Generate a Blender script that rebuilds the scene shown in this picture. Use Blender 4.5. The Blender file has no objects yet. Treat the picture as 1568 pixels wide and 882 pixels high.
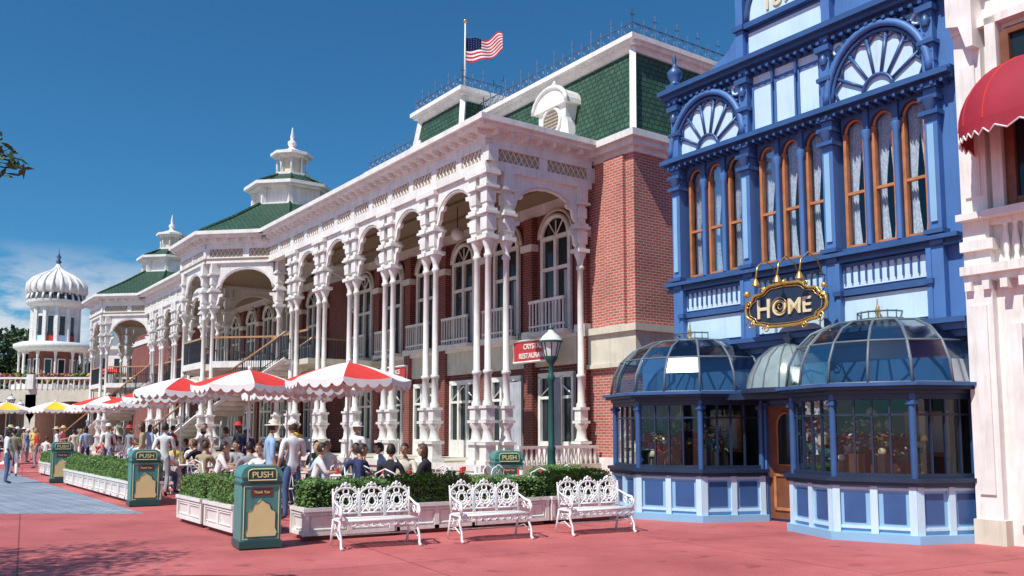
import bpy, bmesh, math, random
from mathutils import Vector, Matrix
R=random.Random(7)
pi=math.pi
ANG=math.radians(35.7)
cA,sA=math.cos(ANG),math.sin(ANG)
def W(b,a,z=0): return (cA*b-sA*a, sA*b+cA*a, z)
scene=bpy.context.scene
COL=scene.collection
# ---------------------------------------------------------------- materials
def newmat(name):
    m=bpy.data.materials.new(name); m.use_nodes=True
    nt=m.node_tree; b=nt.nodes['Principled BSDF']
    return m,nt,b
def N(nt,t,**k):
    n=nt.nodes.new(t)
    for a,v in k.items(): setattr(n,a,v)
    return n
def paint(name,col,rough=.5,var=.12,scale=3,metal=0,bump=.0,bscale=40,spec=.5,dirt=None,streak=0):
    m,nt,b=newmat(name)
    tc=N(nt,'ShaderNodeTexCoord'); no=N(nt,'ShaderNodeTexNoise'); no.inputs['Scale'].default_value=scale; no.inputs['Detail'].default_value=6
    nt.links.new(tc.outputs['Object'],no.inputs['Vector'])
    r=N(nt,'ShaderNodeValToRGB'); r.color_ramp.elements[0].position=.3; r.color_ramp.elements[1].position=.7
    c=Vector(col); d=c*(1-var)
    if dirt: d=Vector(dirt)
    r.color_ramp.elements[0].color=(*d,1); r.color_ramp.elements[1].color=(*[min(1,x*(1+var*.4)) for x in c],1)
    nt.links.new(no.outputs[0],r.inputs[0]); out=r.outputs[0]
    if streak:
        mp=N(nt,'ShaderNodeMapping'); mp.inputs['Scale'].default_value=(7,7,.7); nt.links.new(tc.outputs['Object'],mp.inputs[0])
        n3=N(nt,'ShaderNodeTexNoise'); n3.inputs['Scale'].default_value=1.6; n3.inputs['Detail'].default_value=7; n3.inputs['Roughness'].default_value=.7; nt.links.new(mp.outputs[0],n3.inputs['Vector'])
        r3=N(nt,'ShaderNodeValToRGB'); r3.color_ramp.elements[0].position=.30; r3.color_ramp.elements[1].position=.50
        g=1-streak; r3.color_ramp.elements[0].color=(g,g*.97,g*.92,1); r3.color_ramp.elements[1].color=(1,1,1,1); nt.links.new(n3.outputs[0],r3.inputs[0])
        mx=N(nt,'ShaderNodeMixRGB',blend_type='MULTIPLY'); mx.inputs[0].default_value=1; nt.links.new(out,mx.inputs[1]); nt.links.new(r3.outputs[0],mx.inputs[2]); out=mx.outputs[0]
    nt.links.new(out,b.inputs['Base Color'])
    b.inputs['Roughness'].default_value=rough; b.inputs['Metallic'].default_value=metal
    b.inputs['Specular IOR Level'].default_value=spec
    if bump:
        n2=N(nt,'ShaderNodeTexNoise'); n2.inputs['Scale'].default_value=bscale; n2.inputs['Detail'].default_value=4
        nt.links.new(tc.outputs['Object'],n2.inputs['Vector'])
        bp=N(nt,'ShaderNodeBump'); bp.inputs['Strength'].default_value=bump; bp.inputs['Distance'].default_value=.02
        nt.links.new(n2.outputs[0],bp.inputs['Height']); nt.links.new(bp.outputs[0],b.inputs['Normal'])
    return m
def brickmat(name,c1,c2,mort,bw,bh,ms,rough=.8,offset=.5,bump=.4,scale=1,coord='UV'):
    m,nt,b=newmat(name)
    tc=N(nt,'ShaderNodeTexCoord'); br=N(nt,'ShaderNodeTexBrick'); br.offset=offset
    br.inputs['Color1'].default_value=(*c1,1); br.inputs['Color2'].default_value=(*c2,1); br.inputs['Mortar'].default_value=(*mort,1)
    br.inputs['Scale'].default_value=scale; br.inputs['Brick Width'].default_value=bw; br.inputs['Row Height'].default_value=bh
    br.inputs['Mortar Size'].default_value=ms; br.inputs['Mortar Smooth'].default_value=.2; br.inputs['Bias'].default_value=0
    nt.links.new(tc.outputs[coord],br.inputs['Vector'])
    no=N(nt,'ShaderNodeTexNoise'); no.inputs['Scale'].default_value=.8; no.inputs['Detail'].default_value=8; no.inputs['Roughness'].default_value=.65
    nt.links.new(tc.outputs['Object'],no.inputs['Vector'])
    mr=N(nt,'ShaderNodeMapRange'); mr.inputs[1].default_value=.3; mr.inputs[2].default_value=.7; mr.inputs[3].default_value=.74; mr.inputs[4].default_value=1.14
    nt.links.new(no.outputs[0],mr.inputs[0])
    mx=N(nt,'ShaderNodeMixRGB',blend_type='MULTIPLY'); mx.inputs[0].default_value=1
    nt.links.new(br.outputs[0],mx.inputs[1]); nt.links.new(mr.outputs[0],mx.inputs[2]); nt.links.new(mx.outputs[0],b.inputs['Base Color'])
    bp=N(nt,'ShaderNodeBump'); bp.inputs['Strength'].default_value=bump; bp.inputs['Distance'].default_value=.01; bp.invert=True
    nt.links.new(br.outputs['Fac'],bp.inputs['Height']); nt.links.new(bp.outputs[0],b.inputs['Normal'])
    b.inputs['Roughness'].default_value=rough
    return m
def glassmat(name,tint,fmin=.08,fmax=.9,rough=.02):
    m=bpy.data.materials.new(name); m.use_nodes=True; nt=m.node_tree
    for n in list(nt.nodes): nt.nodes.remove(n)
    o=N(nt,'ShaderNodeOutputMaterial'); t=N(nt,'ShaderNodeBsdfTransparent'); g=N(nt,'ShaderNodeBsdfGlossy')
    t.inputs[0].default_value=(*tint,1); g.inputs['Roughness'].default_value=rough; g.inputs[0].default_value=(.85,.9,.92,1)
    lw=N(nt,'ShaderNodeLayerWeight'); lw.inputs[0].default_value=.35
    mr=N(nt,'ShaderNodeMapRange'); mr.inputs[3].default_value=fmin; mr.inputs[4].default_value=fmax
    nt.links.new(lw.outputs[0],mr.inputs[0])
    mx=N(nt,'ShaderNodeMixShader'); nt.links.new(mr.outputs[0],mx.inputs[0]); nt.links.new(t.outputs[0],mx.inputs[1]); nt.links.new(g.outputs[0],mx.inputs[2]); nt.links.new(mx.outputs[0],o.inputs[0])
    return m
WHITE=paint('white_paint',(.83,.81,.77),.45,.10,2.5,dirt=(.71,.69,.65),streak=.18)
WHITE2=paint('white_iron_paint',(.84,.84,.82),.35,.08,6)
CREAM=paint('cream_stone',(.66,.62,.50),.7,.15,2,streak=.2)
CEIL=paint('shaded_beige_ceiling',(.26,.185,.12),.7,.1,2)  # beige darkened so the colour itself deepens the porch shade
TAN=paint('tan_fretwork',(.42,.34,.21),.6,.2,8)
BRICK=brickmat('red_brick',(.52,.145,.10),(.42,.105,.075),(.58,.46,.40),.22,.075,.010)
BRICKD=brickmat('shaded_red_brick',(.24,.045,.038),(.19,.036,.03),(.30,.21,.18),.22,.075,.008)  # darker copy of the red brick, porch shade put into its colour
TILE=brickmat('green_roof_tile',(.038,.112,.060),(.020,.072,.040),(.007,.022,.014),.20,.16,.018,.6,bump=1.0)
GLASSD,_nt,_b=newmat('dark_window_glass'); _b.inputs['Base Color'].default_value=(.018,.026,.03,1); _b.inputs['Roughness'].default_value=.06; _b.inputs['Specular IOR Level'].default_value=.45
GLASS=glassmat('clear_window_glass',(.82,.87,.9),.04,.42)
GLASSDOME=glassmat('dome_glass',(.62,.68,.66),.10,.50,.12)
GLASSFROST=paint('frosted_grey_glass',(.27,.34,.34),.2,.25,4,spec=.8)
NAVY=paint('blue_trim_paint',(.040,.105,.27),.4,.18,3)
NAVY2=paint('dark_blue_trim',(.018,.032,.07),.4,.2,4)
WALLB=paint('blue_wall_paint',(.070,.185,.45),.5,.12,2,streak=.12)
PALE=paint('pale_blue_paint',(.56,.75,.88),.45,.08,2,streak=.10)
PALE2=paint('sky_blue_paint',(.26,.48,.69),.45,.08,2)
WOOD=paint('orange_brown_wood',(.50,.20,.08),.45,.25,6)
DOORW=paint('brown_door_wood',(.20,.075,.035),.4,.25,6)
GOLD=paint('gold_leaf',(.75,.48,.13),.3,.2,8,metal=.75)
LETTER=paint('cream_lettering',(.72,.62,.38),.4,.05)
IRON=paint('dark_iron',(.03,.04,.055),.5,.2,8)
CREST=paint('blue_grey_cresting',(.07,.14,.24),.5,.2,8)
TEAL=paint('teal_paint',(.075,.27,.25),.4,.15,4,streak=.1)
TEALD=paint('dark_green_paint',(.02,.09,.08),.4,.15,4)
YELL=paint('pale_yellow_panel',(.74,.64,.30),.45,.08,3)
REDC=paint('red_canvas',(.66,.04,.03),.75,.12,5)
WHC=paint('white_canvas',(.82,.80,.78),.8,.06,5)
YEC=paint('yellow_canvas',(.80,.55,.03),.8,.06,5)
REDA=paint('crimson_awning_canvas',(.34,.015,.035),.7,.15,3)
REDS=paint('red_sign_paint',(.5,.04,.04),.5,.1)
CURT=paint('white_lace_curtain',(.66,.70,.78),.9,.35,22)
CURTG=paint('grey_drapes',(.42,.44,.48),.9,.2,3)
DARK=paint('dark_interior',(.02,.02,.022),.9,.3,2)
DARKB=paint('brown_interior',(.045,.032,.026),.9,.3,2)
HEDGE=paint('hedge_leaves',(.10,.205,.035),.6,.6,9)
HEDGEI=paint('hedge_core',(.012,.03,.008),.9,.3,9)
LEAF=paint('tree_leaves',(.055,.12,.03),.6,.5,3)
LEAFD=paint('distant_foliage',(.05,.095,.03),.8,.5,.5)
BARK=paint('tree_bark',(.12,.09,.065),.9,.4,6,bump=.6)
LAMPG=paint('lamp_globe',(.75,.76,.72),.3,.05)
BLACK=paint('black_paint',(.012,.012,.014),.4,.1)
STEP=paint('stair_tread',(.62,.58,.52),.7,.15)
HRAIL=paint('tan_handrail',(.45,.25,.12),.4,.15)
METALD=paint('dome_lead',(.13,.165,.20),.4,.2,4)
TERRA=paint('red_brown_base',(.16,.05,.035),.7,.2)
def groundmat():
    m,nt,b=newmat('pink_concrete')
    tc=N(nt,'ShaderNodeTexCoord')
    n1=N(nt,'ShaderNodeTexNoise'); n1.inputs['Scale'].default_value=.35; n1.inputs['Detail'].default_value=9; n1.inputs['Roughness'].default_value=.7
    n2=N(nt,'ShaderNodeTexNoise'); n2.inputs['Scale'].default_value=45; n2.inputs['Detail'].default_value=5
    for n in (n1,n2): nt.links.new(tc.outputs['Object'],n.inputs['Vector'])
    r=N(nt,'ShaderNodeValToRGB'); e=r.color_ramp.elements
    e[0].position=.35; e[0].color=(.37,.083,.083,1); e[1].position=.64; e[1].color=(.60,.165,.155,1)
    e2=e.new(.5); e2.color=(.50,.122,.118,1)
    nt.links.new(n1.outputs[0],r.inputs[0])
    mr=N(nt,'ShaderNodeMapRange'); mr.inputs[1].default_value=.3; mr.inputs[2].default_value=.7; mr.inputs[3].default_value=.78; mr.inputs[4].default_value=1.17
    nt.links.new(n2.outputs[0],mr.inputs[0])
    mx=N(nt,'ShaderNodeMixRGB',blend_type='MULTIPLY'); mx.inputs[0].default_value=1
    nt.links.new(r.outputs[0],mx.inputs[1]); nt.links.new(mr.outputs[0],mx.inputs[2])
    mp=N(nt,'ShaderNodeMapping'); mp.inputs['Rotation'].default_value=(0,0,-ANG+.12)
    nt.links.new(tc.outputs['Object'],mp.inputs[0])
    br=N(nt,'ShaderNodeTexBrick'); br.offset=0; br.inputs['Scale'].default_value=1; br.inputs['Brick Width'].default_value=4.2; br.inputs['Row Height'].default_value=3.4; br.inputs['Mortar Size'].default_value=.012
    br.inputs['Color1'].default_value=(1,1,1,1); br.inputs['Color2'].default_value=(.90,.90,.90,1); br.inputs['Mortar'].default_value=(.48,.42,.42,1)
    nt.links.new(mp.outputs[0],br.inputs[0])
    mx2=N(nt,'ShaderNodeMixRGB',blend_type='MULTIPLY'); mx2.inputs[0].default_value=1
    nt.links.new(mx.outputs[0],mx2.inputs[1]); nt.links.new(br.outputs[0],mx2.inputs[2])
    n3=N(nt,'ShaderNodeTexNoise'); n3.inputs['Scale'].default_value=2.3; n3.inputs['Detail'].default_value=3
    nt.links.new(tc.outputs['Object'],n3.inputs['Vector'])
    r3=N(nt,'ShaderNodeValToRGB'); r3.color_ramp.elements[0].position=.25; r3.color_ramp.elements[0].color=(.6,.55,.55,1); r3.color_ramp.elements[1].position=.38; r3.color_ramp.elements[1].color=(1,1,1,1)
    nt.links.new(n3.outputs[0],r3.inputs[0])
    mx3=N(nt,'ShaderNodeMixRGB',blend_type='MULTIPLY'); mx3.inputs[0].default_value=1
    nt.links.new(mx2.outputs[0],mx3.inputs[1]); nt.links.new(r3.outputs[0],mx3.inputs[2])
    nt.links.new(mx3.outputs[0],b.inputs['Base Color'])
    b.inputs['Roughness'].default_value=.75
    bp=N(nt,'ShaderNodeBump'); bp.inputs['Strength'].default_value=.25; bp.inputs['Distance'].default_value=.01
    nt.links.new(n2.outputs[0],bp.inputs['Height']); nt.links.new(bp.outputs[0],b.inputs['Normal'])
    return m
PINK=groundmat()
PAVER=brickmat('grey_pavers',(.34,.39,.47),(.25,.30,.38),(.11,.13,.16),.42,.24,.02,.8,bump=.5,coord='Object')

# ---------------------------------------------------------------- mesh builder
class MB:
    def __init__(s): s.v=[];s.f=[];s.m=[];s.s=[];s.mats=[];s.M=None
    def mi(s,mat):
        if mat not in s.mats: s.mats.append(mat)
        return s.mats.index(mat)
    def add(s,vs,fs,mat,smooth=False):
        o=len(s.v); M=s.M
        for v in vs:
            v=Vector(v); s.v.append(tuple(M@v) if M else tuple(v))
        k=s.mi(mat)
        for f in fs:
            s.f.append([o+i for i in f]); s.m.append(k); s.s.append(smooth)
    def box(s,x0,x1,y0,y1,z0,z1,mat):
        vs=[(x0,y0,z0),(x1,y0,z0),(x1,y1,z0),(x0,y1,z0),(x0,y0,z1),(x1,y0,z1),(x1,y1,z1),(x0,y1,z1)]
        s.add(vs,[(0,3,2,1),(4,5,6,7),(0,1,5,4),(1,2,6,5),(2,3,7,6),(3,0,4,7)],mat)
    def cbox(s,cx,cy,w,d,z0,z1,mat): s.box(cx-w/2,cx+w/2,cy-d/2,cy+d/2,z0,z1,mat)
    def hexa(s,b,t,mat):
        s.add(list(b)+list(t),[(0,3,2,1),(4,5,6,7),(0,1,5,4),(1,2,6,5),(2,3,7,6),(3,0,4,7)],mat)
    def seg(s,p,q,z0,z1,t,mat,off=0):
        p=Vector((p[0],p[1]));q=Vector((q[0],q[1])); d=(q-p).normalized(); n=Vector((-d.y,d.x))
        a=p+n*(off-t/2);b=q+n*(off-t/2);c=q+n*(off+t/2);e=p+n*(off+t/2)
        s.hexa([(*a,z0),(*b,z0),(*c,z0),(*e,z0)],[(*a,z1),(*b,z1),(*c,z1),(*e,z1)],mat)
    def prism(s,poly,axis,d0,d1,mat,smooth=False):
        n=len(poly)
        def P(u,v,d):
            return {'x':(d,u,v),'y':(u,d,v),'z':(u,v,d)}[axis]
        vs=[P(u,v,d0) for u,v in poly]+[P(u,v,d1) for u,v in poly]
        s.add(vs,[tuple(range(n)),tuple(range(2*n-1,n-1,-1))],mat)
        o=[(i,(i+1)%n,n+(i+1)%n,n+i) for i in range(n)]
        s.add(vs,o,mat,smooth)
    def lathe(s,prof,c,mat,n=14,a0=0,a1=2*pi,smooth=True,cap=True):
        full=abs(a1-a0-2*pi)<1e-6; k=n if full else n+1
        vs=[];z0=c[2] if len(c)>2 else 0
        for r,z in prof:
            for i in range(k):
                t=a0+(a1-a0)*i/n; vs.append((c[0]+r*math.cos(t),c[1]+r*math.sin(t),z0+z))
        fs=[]
        for j in range(len(prof)-1):
            for i in range(n):
                i2=(i+1)%k
                fs.append((j*k+i,j*k+i2,(j+1)*k+i2,(j+1)*k+i))
        s.add(vs,fs,mat,smooth)
        if cap and full:
            if prof[0][0]>1e-4: s.add(vs[:k],[tuple(range(k))][:1],mat)
            if prof[-1][0]>1e-4: s.add(vs[-k:],[tuple(range(k))],mat)
    def tube(s,pts,r,mat,n=6,closed=False,smooth=True):
        pts=[Vector(p) for p in pts]; L=len(pts)
        rs=r if isinstance(r,(list,tuple)) else [r]*L
        vs=[];ref=None
        for i,p in enumerate(pts):
            if closed: t=pts[(i+1)%L]-pts[i-1]
            else: t=pts[min(i+1,L-1)]-pts[max(i-1,0)]
            t=t.normalized() if t.length>1e-9 else Vector((0,0,1))
            if ref is None:
                ref=Vector((0,0,1)) if abs(t.z)<.9 else Vector((1,0,0))
            u=ref-t*ref.dot(t)
            if u.length<1e-4: u=t.orthogonal()
            u.normalize(); ref=u; w=t.cross(u)
            for k in range(n):
                a=2*pi*k/n; vs.append(p+(u*math.cos(a)+w*math.sin(a))*rs[i])
        fs=[]
        for i in range(L if closed else L-1):
            for k in range(n):
                j=(i+1)%L
                fs.append((i*n+k,i*n+(k+1)%n,j*n+(k+1)%n,j*n+k))
        if not closed: fs+= [tuple(range(n-1,-1,-1)),tuple(range((L-1)*n,L*n))]
        s.add(vs,fs,mat,smooth and n>4)
    def ball(s,c,r,mat,n=10,sz=1):
        k=max(4,n//2)
        s.lathe([(max(1e-5,r*math.sin(pi*i/k)),-r*sz*math.cos(pi*i/k)) for i in range(k+1)],c,mat,n,cap=False)
    def arch(s,u0,u1,zs,zt,rise,d0,d1,mat,axis='x',n=12,soff=None):
        c=(u0+u1)/2;h=(u1-u0)/2
        us=[c-h*math.cos(pi*i/n) for i in range(n+1)]
        zz=[zs+rise*math.sin(pi*i/n) for i in range(n+1)]
        def P(u,z,d): return (d,u,z) if axis=='x' else (u,d,z)
        for i in range(n):
            if zt-max(zz[i],zz[i+1])<0.001: continue
            b=[P(us[i],zz[i],d0),P(us[i+1],zz[i+1],d0),P(us[i+1],zz[i+1],d1),P(us[i],zz[i],d1)]
            t=[P(us[i],zt,d0),P(us[i+1],zt,d0),P(us[i+1],zt,d1),P(us[i],zt,d1)]
            s.hexa(b,t,mat)
    def archpts(s,u0,u1,zs,rise,d,axis='x',n=12):
        c=(u0+u1)/2;h=(u1-u0)/2
        o=[]
        for i in range(n+1):
            u=c-h*math.cos(pi*i/n); z=zs+rise*math.sin(pi*i/n)
            o.append((d,u,z) if axis=='x' else (u,d,z))
        return o
    def mesh(s,name,uv=True):
        me=bpy.data.meshes.new(name); me.from_pydata(s.v,[],s.f)
        for m in s.mats: me.materials.append(m)
        me.polygons.foreach_set('material_index',s.m); me.polygons.foreach_set('use_smooth',s.s)
        me.update()
        bm=bmesh.new(); bm.from_mesh(me)
        if uv:
            bmesh.ops.recalc_face_normals(bm,faces=bm.faces)
            l=bm.loops.layers.uv.new('UVMap')
            for f in bm.faces:
                n=f.normal
                if abs(n.z)>.93:
                    for lo in f.loops: lo[l].uv=(lo.vert.co.x,lo.vert.co.y)
                else:
                    h=Vector((-n.y,n.x,0)).normalized(); q=n.cross(h)
                    if q.z<0:q=-q
                    for lo in f.loops:
                        lo[l].uv=(lo.vert.co.dot(h),lo.vert.co.dot(q))
        bm.to_mesh(me); bm.free()
        return me
def obj(name,data,parent=None,loc=(0,0,0),rot=0):
    o=bpy.data.objects.new(name,data); COL.objects.link(o)
    o.location=loc; o.rotation_euler=(0,0,rot)
    if parent: o.parent=parent
    return o
def root(name,loc=(0,0,0),rot=0):
    o=obj(name,None,None,loc,rot); o.empty_display_size=.2; return o
XF=Matrix(((0,0,-1,0),(-1,0,0,0),(0,1,0,0),(0,0,0,1)))
YF=Matrix(((1,0,0,0),(0,0,-1,0),(0,1,0,0),(0,0,0,1)))
def text(name,body,size,loc,F,mat,parent,ext=.01,sx=1,rotz=0):
    c=bpy.data.curves.new(name,'FONT'); c.body=body; c.size=size; c.extrude=ext; c.align_x='CENTER'; c.align_y='CENTER'
    c.offset=size*.015
    c.materials.append(mat); o=obj(name,c,parent)
    o.matrix_local=Matrix.Translation(loc)@F@Matrix.Rotation(rotz,4,'Z')@Matrix.Diagonal((sx,1,1,1))
    return o

# ---------------------------------------------------------------- ground
m=MB(); m.add([(-500,-300,0),(500,-300,0),(500,700,0),(-500,700,0)],[(0,1,2,3)],PINK); obj('ground',m.mesh('ground'))
pv=[(-120,17.3),(-7.1,17.3),W(4.3,19.0)[:2],W(4.3,90)[:2],(-200,120)]
m=MB(); m.add([(x,y,.004) for x,y in pv],[(0,1,2,3,4)],PAVER); obj('paved_road',m.mesh('paved_road'))

# ================================================================= TERRACE RESTAURANT
T=root('terrace_restaurant',(0,0,0),ANG)
PF=12.2; BF=15.7; DK=.75; A0=16.4
wall=MB(); trim=MB(); roof=MB(); win=MB(); porch=MB(); iron=MB()
END=72
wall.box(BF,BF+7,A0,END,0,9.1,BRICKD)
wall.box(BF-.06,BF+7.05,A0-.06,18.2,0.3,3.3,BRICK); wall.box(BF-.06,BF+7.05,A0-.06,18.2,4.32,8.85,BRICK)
wall.box(BF-.16,BF-.0601,A0+.25,A0+1.0,4.32,8.85,BRICK)
trim.box(BF-.14,BF+7.1,A0-.14,18.3,3.3,4.15,CREAM); trim.box(BF-.24,BF+7.2,A0-.24,18.3,4.15,4.33,CREAM); trim.box(BF-.2,BF+7.1,A0-.2,18.3,3.25,3.36,CREAM)
trim.box(BF-.16,BF+7.1,A0-.16,18.2,0,.9,WHITE)
for i,(o,z0,z1) in enumerate([(.12,8.85,9.0),(.28,9.0,9.16),(.42,9.16,9.34)]): trim.box(BF-o,BF+7,A0-o,18.0,z0,z1,WHITE)
trim.box(BF-.10,BF,18.3,END,3.45,4.2,CREAM); trim.box(BF-.18,BF,18.3,END,4.2,4.3,WHITE)
trim.box(BF-.06,BF-.001,18.3,END,7.95,8.3,WHITE)
ys=[19.55+2.45*i for i in range(6)]+[36.9,39.4]+[42.5+2.45*i for i in range(5)]
for i,y in enumerate(ys):
    w=.62
    win.box(BF-.05,BF+.02,y-w,y+w,4.45,7.15,GLASSD)
    pts=win.archpts(y-w,y+w,7.15,.55,BF-.05); win.add([(BF-.05,y,7.15)]+pts,[(0,k+1,k+2) for k in range(len(pts)-1)],GLASSD)
    for yy in (y-w,y,y+w): win.box(BF-.14,BF-.05,yy-.06,yy+.06,4.4,7.2,WHITE)
    win.box(BF-.13,BF-.05,y-w,y+w,6.2,6.3,WHITE); win.box(BF-.135,BF-.05,y-w,y+w,7.1,7.22,WHITE)
    win.tube(win.archpts(y-w,y+w,7.2,.58,BF-.12),.08,WHITE,5)
    win.tube(win.archpts(y-w-.16,y+w+.16,7.2,.75,BF-.1),.06,CREAM,5)
    for sg in (-1,0,1): win.tube([(BF-.1,y,7.2),(BF-.1,y+sg*.35,7.65)],.025,WHITE,4)
    win.box(BF-.055,BF-.045,y-w+.06,y-w+.3,4.5,6.15,CURTG)
    wall.box(BF-.2,BF-.001,y-1.225-.2,y-1.225+.2,.8,7.9,BRICKD)  # pilasters in the darkened brick, veranda shade painted in
    trim.box(BF-.27,BF,y-1.225-.27,y-1.225+.27,6.9,7.1,WHITE)
    trim.box(BF-.25,BF,y-1.225-.25,y-1.225+.25,4.3,4.5,WHITE)
    trim.box(BF-.5,BF,y-.8,y+.8,4.3,4.42,WHITE); trim.box(BF-.5,BF-.43,y-.8,y+.8,5.25,5.33,WHITE); trim.box(BF-.49,BF-.44,y-.8,y+.8,4.55,4.6,WHITE)
    for k in range(11): trim.box(BF-.485,BF-.445,y-.78+k*.153,y-.75+k*.153,4.42,5.25,WHITE)
    win.box(BF-.06,BF+.02,y-.75,y+.75,.8,3.1,GLASSD)
    for yy in (y-.75,y-.25,y+.25,y+.75): win.box(BF-.15,BF-.05,yy-.05,yy+.05,.75,3.15,WHITE)
    win.box(BF-.14,BF-.05,y-.75,y+.75,2.5,2.58,WHITE); win.box(BF-.15,BF-.05,y-.8,y+.8,3.1,3.25,WHITE); win.box(BF-.14,BF-.05,y-.75,y+.75,.75,1.3,WHITE)
    win.tube([(BF-.1,y-.75,2.58),(BF-.1,y,3.05),(BF-.1,y+.75,2.58)],.03,WHITE,4)
for (y0,y1,x) in ((18.4,18.8,BF-.9),(20.3,20.95,BF-.8)):
    n=24
    vs=[];fs=[]
    for k in range(n+1):
        yy=y0+(y1-y0)*k/n; dx=.06*math.sin(k*1.7)
        vs+= [(x+dx,yy,.8),(x+dx*.6,yy,3.0)]
    for k in range(n): fs.append((2*k,2*k+2,2*k+3,2*k+1))
    win.add(vs,fs,CURTG,True)
porch.box(PF-.45,BF,17.6,END,0,DK,CREAM)
porch.box(PF-.5,PF-.4,17.55,33,.62,.78,WHITE)
for k in range(16): porch.lathe([(.04,.0),(.06,.15),(.03,.35),(.05,.4)],(PF+.8+k*.16,17.7,DK),WHITE,6)
porch.box(PF+.7,PF+3.3,17.65,17.75,DK+.4,DK+.47,WHITE)
def column(mb,x,y,z0,lo=True,k=10):
    if lo:
        mb.cbox(x,y,.40,.40,z0,z0+.12,WHITE); mb.cbox(x,y,.29,.29,z0+.12,z0+.5,WHITE); mb.cbox(x,y,.39,.39,z0+.5,z0+.57,WHITE)
        mb.lathe([(.19,0),(.14,.08),(.12,.3),(.18,.4),(.18,.46)],(x,y,z0+.58),WHITE,8)
        mb.cbox(x,y,.34,.34,z0+1.04,z0+1.11,WHITE); mb.cbox(x,y,.25,.25,z0+1.12,2.15,WHITE); mb.cbox(x,y,.32,.32,2.15,2.22,WHITE)
    mb.lathe([(.13,2.22),(.13,2.3),(.095,2.36),(.09,3.0),(.125,3.03),(.125,3.08),(.085,3.12),(.075,5.9),(.11,5.94),(.11,6.0),(.08,6.04),(.09,6.15),(.16,6.33),(.16,6.38)],(x,y),WHITE,k)
def pier(mb,x,y,dirs,z=0):
    mb.cbox(x,y,.38,.38,6.38,6.48,WHITE); mb.cbox(x,y,.22,.22,6.48,8.15,WHITE)
    mb.cbox(x,y,.29,.29,6.62,6.95,WHITE); mb.cbox(x,y,.42,.42,7.02,7.09,WHITE); mb.cbox(x,y,.34,.34,7.09,7.17,WHITE)
    mb.cbox(x,y,.28,.28,7.32,7.6,WHITE); mb.cbox(x,y,.42,.42,7.68,7.75,WHITE); mb.cbox(x,y,.32,.32,7.75,8.15,WHITE)
    for (dx,dy) in dirs:
        for zz,l in ((6.95,.30),(7.65,.40)):
            p=[(0,0),(l,0),(l*.93,-.10),(l*.55,-.13),(l*.42,-.34),(l*.2,-.44),(0,-.5)]
            n=len(p); vs=[]
            for t in (-.05,.05):
                for u,v in p: vs.append((x+dx*(u+.1)-dy*t,y+dy*(u+.1)+dx*t,zz+v))
            fs=[tuple(range(n)),tuple(range(2*n-1,n-1,-1))]+[(i,(i+1)%n,n+(i+1)%n,n+i) for i in range(n)]
            mb.add(vs,fs,WHITE)
def entab(mb,p,q,z0=8.15):
    p=Vector(p);q=Vector(q)
    mb.seg(p,q,z0,z0+.24,.32,WHITE); mb.seg(p,q,z0+.24,z0+.56,.2,TAN); mb.seg(p,q,z0+.56,z0+.78,.34,WHITE)
    d=(q-p);L=d.length;d.normalize();n=Vector((-d.y,d.x))
    k=max(1,int(L/.17))
    for sd in (-1,1):
        for s_ in (0,1):
            pts=[(*(p+d*(L*i/k)+n*sd*.11),z0+.25+.30*((i+s_)%2)) for i in range(k+1)]
            mb.tube(pts,.024,WHITE,4)
    for i in range(max(1,int(L/1.2))+1):
        c=p+d*(L*i/max(1,int(L/1.2))); 
        a=c-d*.13; b=c+d*.13
        mb.seg(a,b,z0+.2,z0+.6,.30,WHITE)
def eavebr(mb,p,q,z,out):
    p=Vector(p);q=Vector(q);d=q-p;L=d.length;d.normalize();n=Vector((-d.y,d.x))*out
    k=int(L/.42)
    for i in range(k+1):
        c=p+d*(L*i/k)+n*.3
        mb.seg(c-d*.04,c+d*.04,z-.14,z,.26,WHITE)
gy=[18.25,20.8,23.25,25.7,28.15,30.6]
for i,y in enumerate(gy):
    off=.25
    for yy in (y-off,y+off):
        column(porch,PF,yy,DK); 
        pier(porch,PF,yy,[(0,1 if yy>y else -1)] if not (i==0 and yy<y) else [])
    porch.cbox(PF,y,.26,.8,6.40,6.5,WHITE); porch.cbox(PF,y,.46,.98,8.02,8.15,WHITE)
column(porch,PF+.55,18.0,DK); pier(porch,PF+.55,18.0,[(1,0)])
column(porch,BF-.5,18.0,DK); pier(porch,BF-.5,18.0,[(-1,0)])
for i in range(5):
    porch.arch(gy[i]+.4,gy[i+1]-.4,7.25,8.15,.72,PF-.07,PF+.07,WHITE)
    porch.tube(porch.archpts(gy[i]+.4,gy[i+1]-.4,7.22,.72,PF),.055,WHITE,5)
porch.arch(PF+.75,BF-.65,7.25,8.15,.72,17.93,18.07,WHITE,'y')
porch.tube(porch.archpts(PF+.75,BF-.65,7.22,.72,18.0,'y'),.055,WHITE,5)
entab(porch,(PF,17.9),(PF,33.2)); entab(porch,(PF,18.0),(BF-.2,18.0))
eavebr(porch,(PF,17.9),(PF,33.0),9.12,1); eavebr(porch,(PF,18.0),(BF-.3,18.0),9.12,-1)
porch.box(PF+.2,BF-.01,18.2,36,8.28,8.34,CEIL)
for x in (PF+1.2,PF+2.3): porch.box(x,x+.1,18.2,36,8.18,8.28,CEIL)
for o,z0,z1 in ((.2,8.93,9.12),(.5,9.12,9.22),(.62,9.22,9.36)): porch.box(PF-o,BF+.1,18.0-o,34,z0,z1,WHITE)
for y in (22,27): 
    porch.tube([(PF+1.6,y,8.28),(PF+1.6,y,7.6)],.02,IRON,4); porch.ball((PF+1.6,y,7.45),.2,LAMPG)
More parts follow.
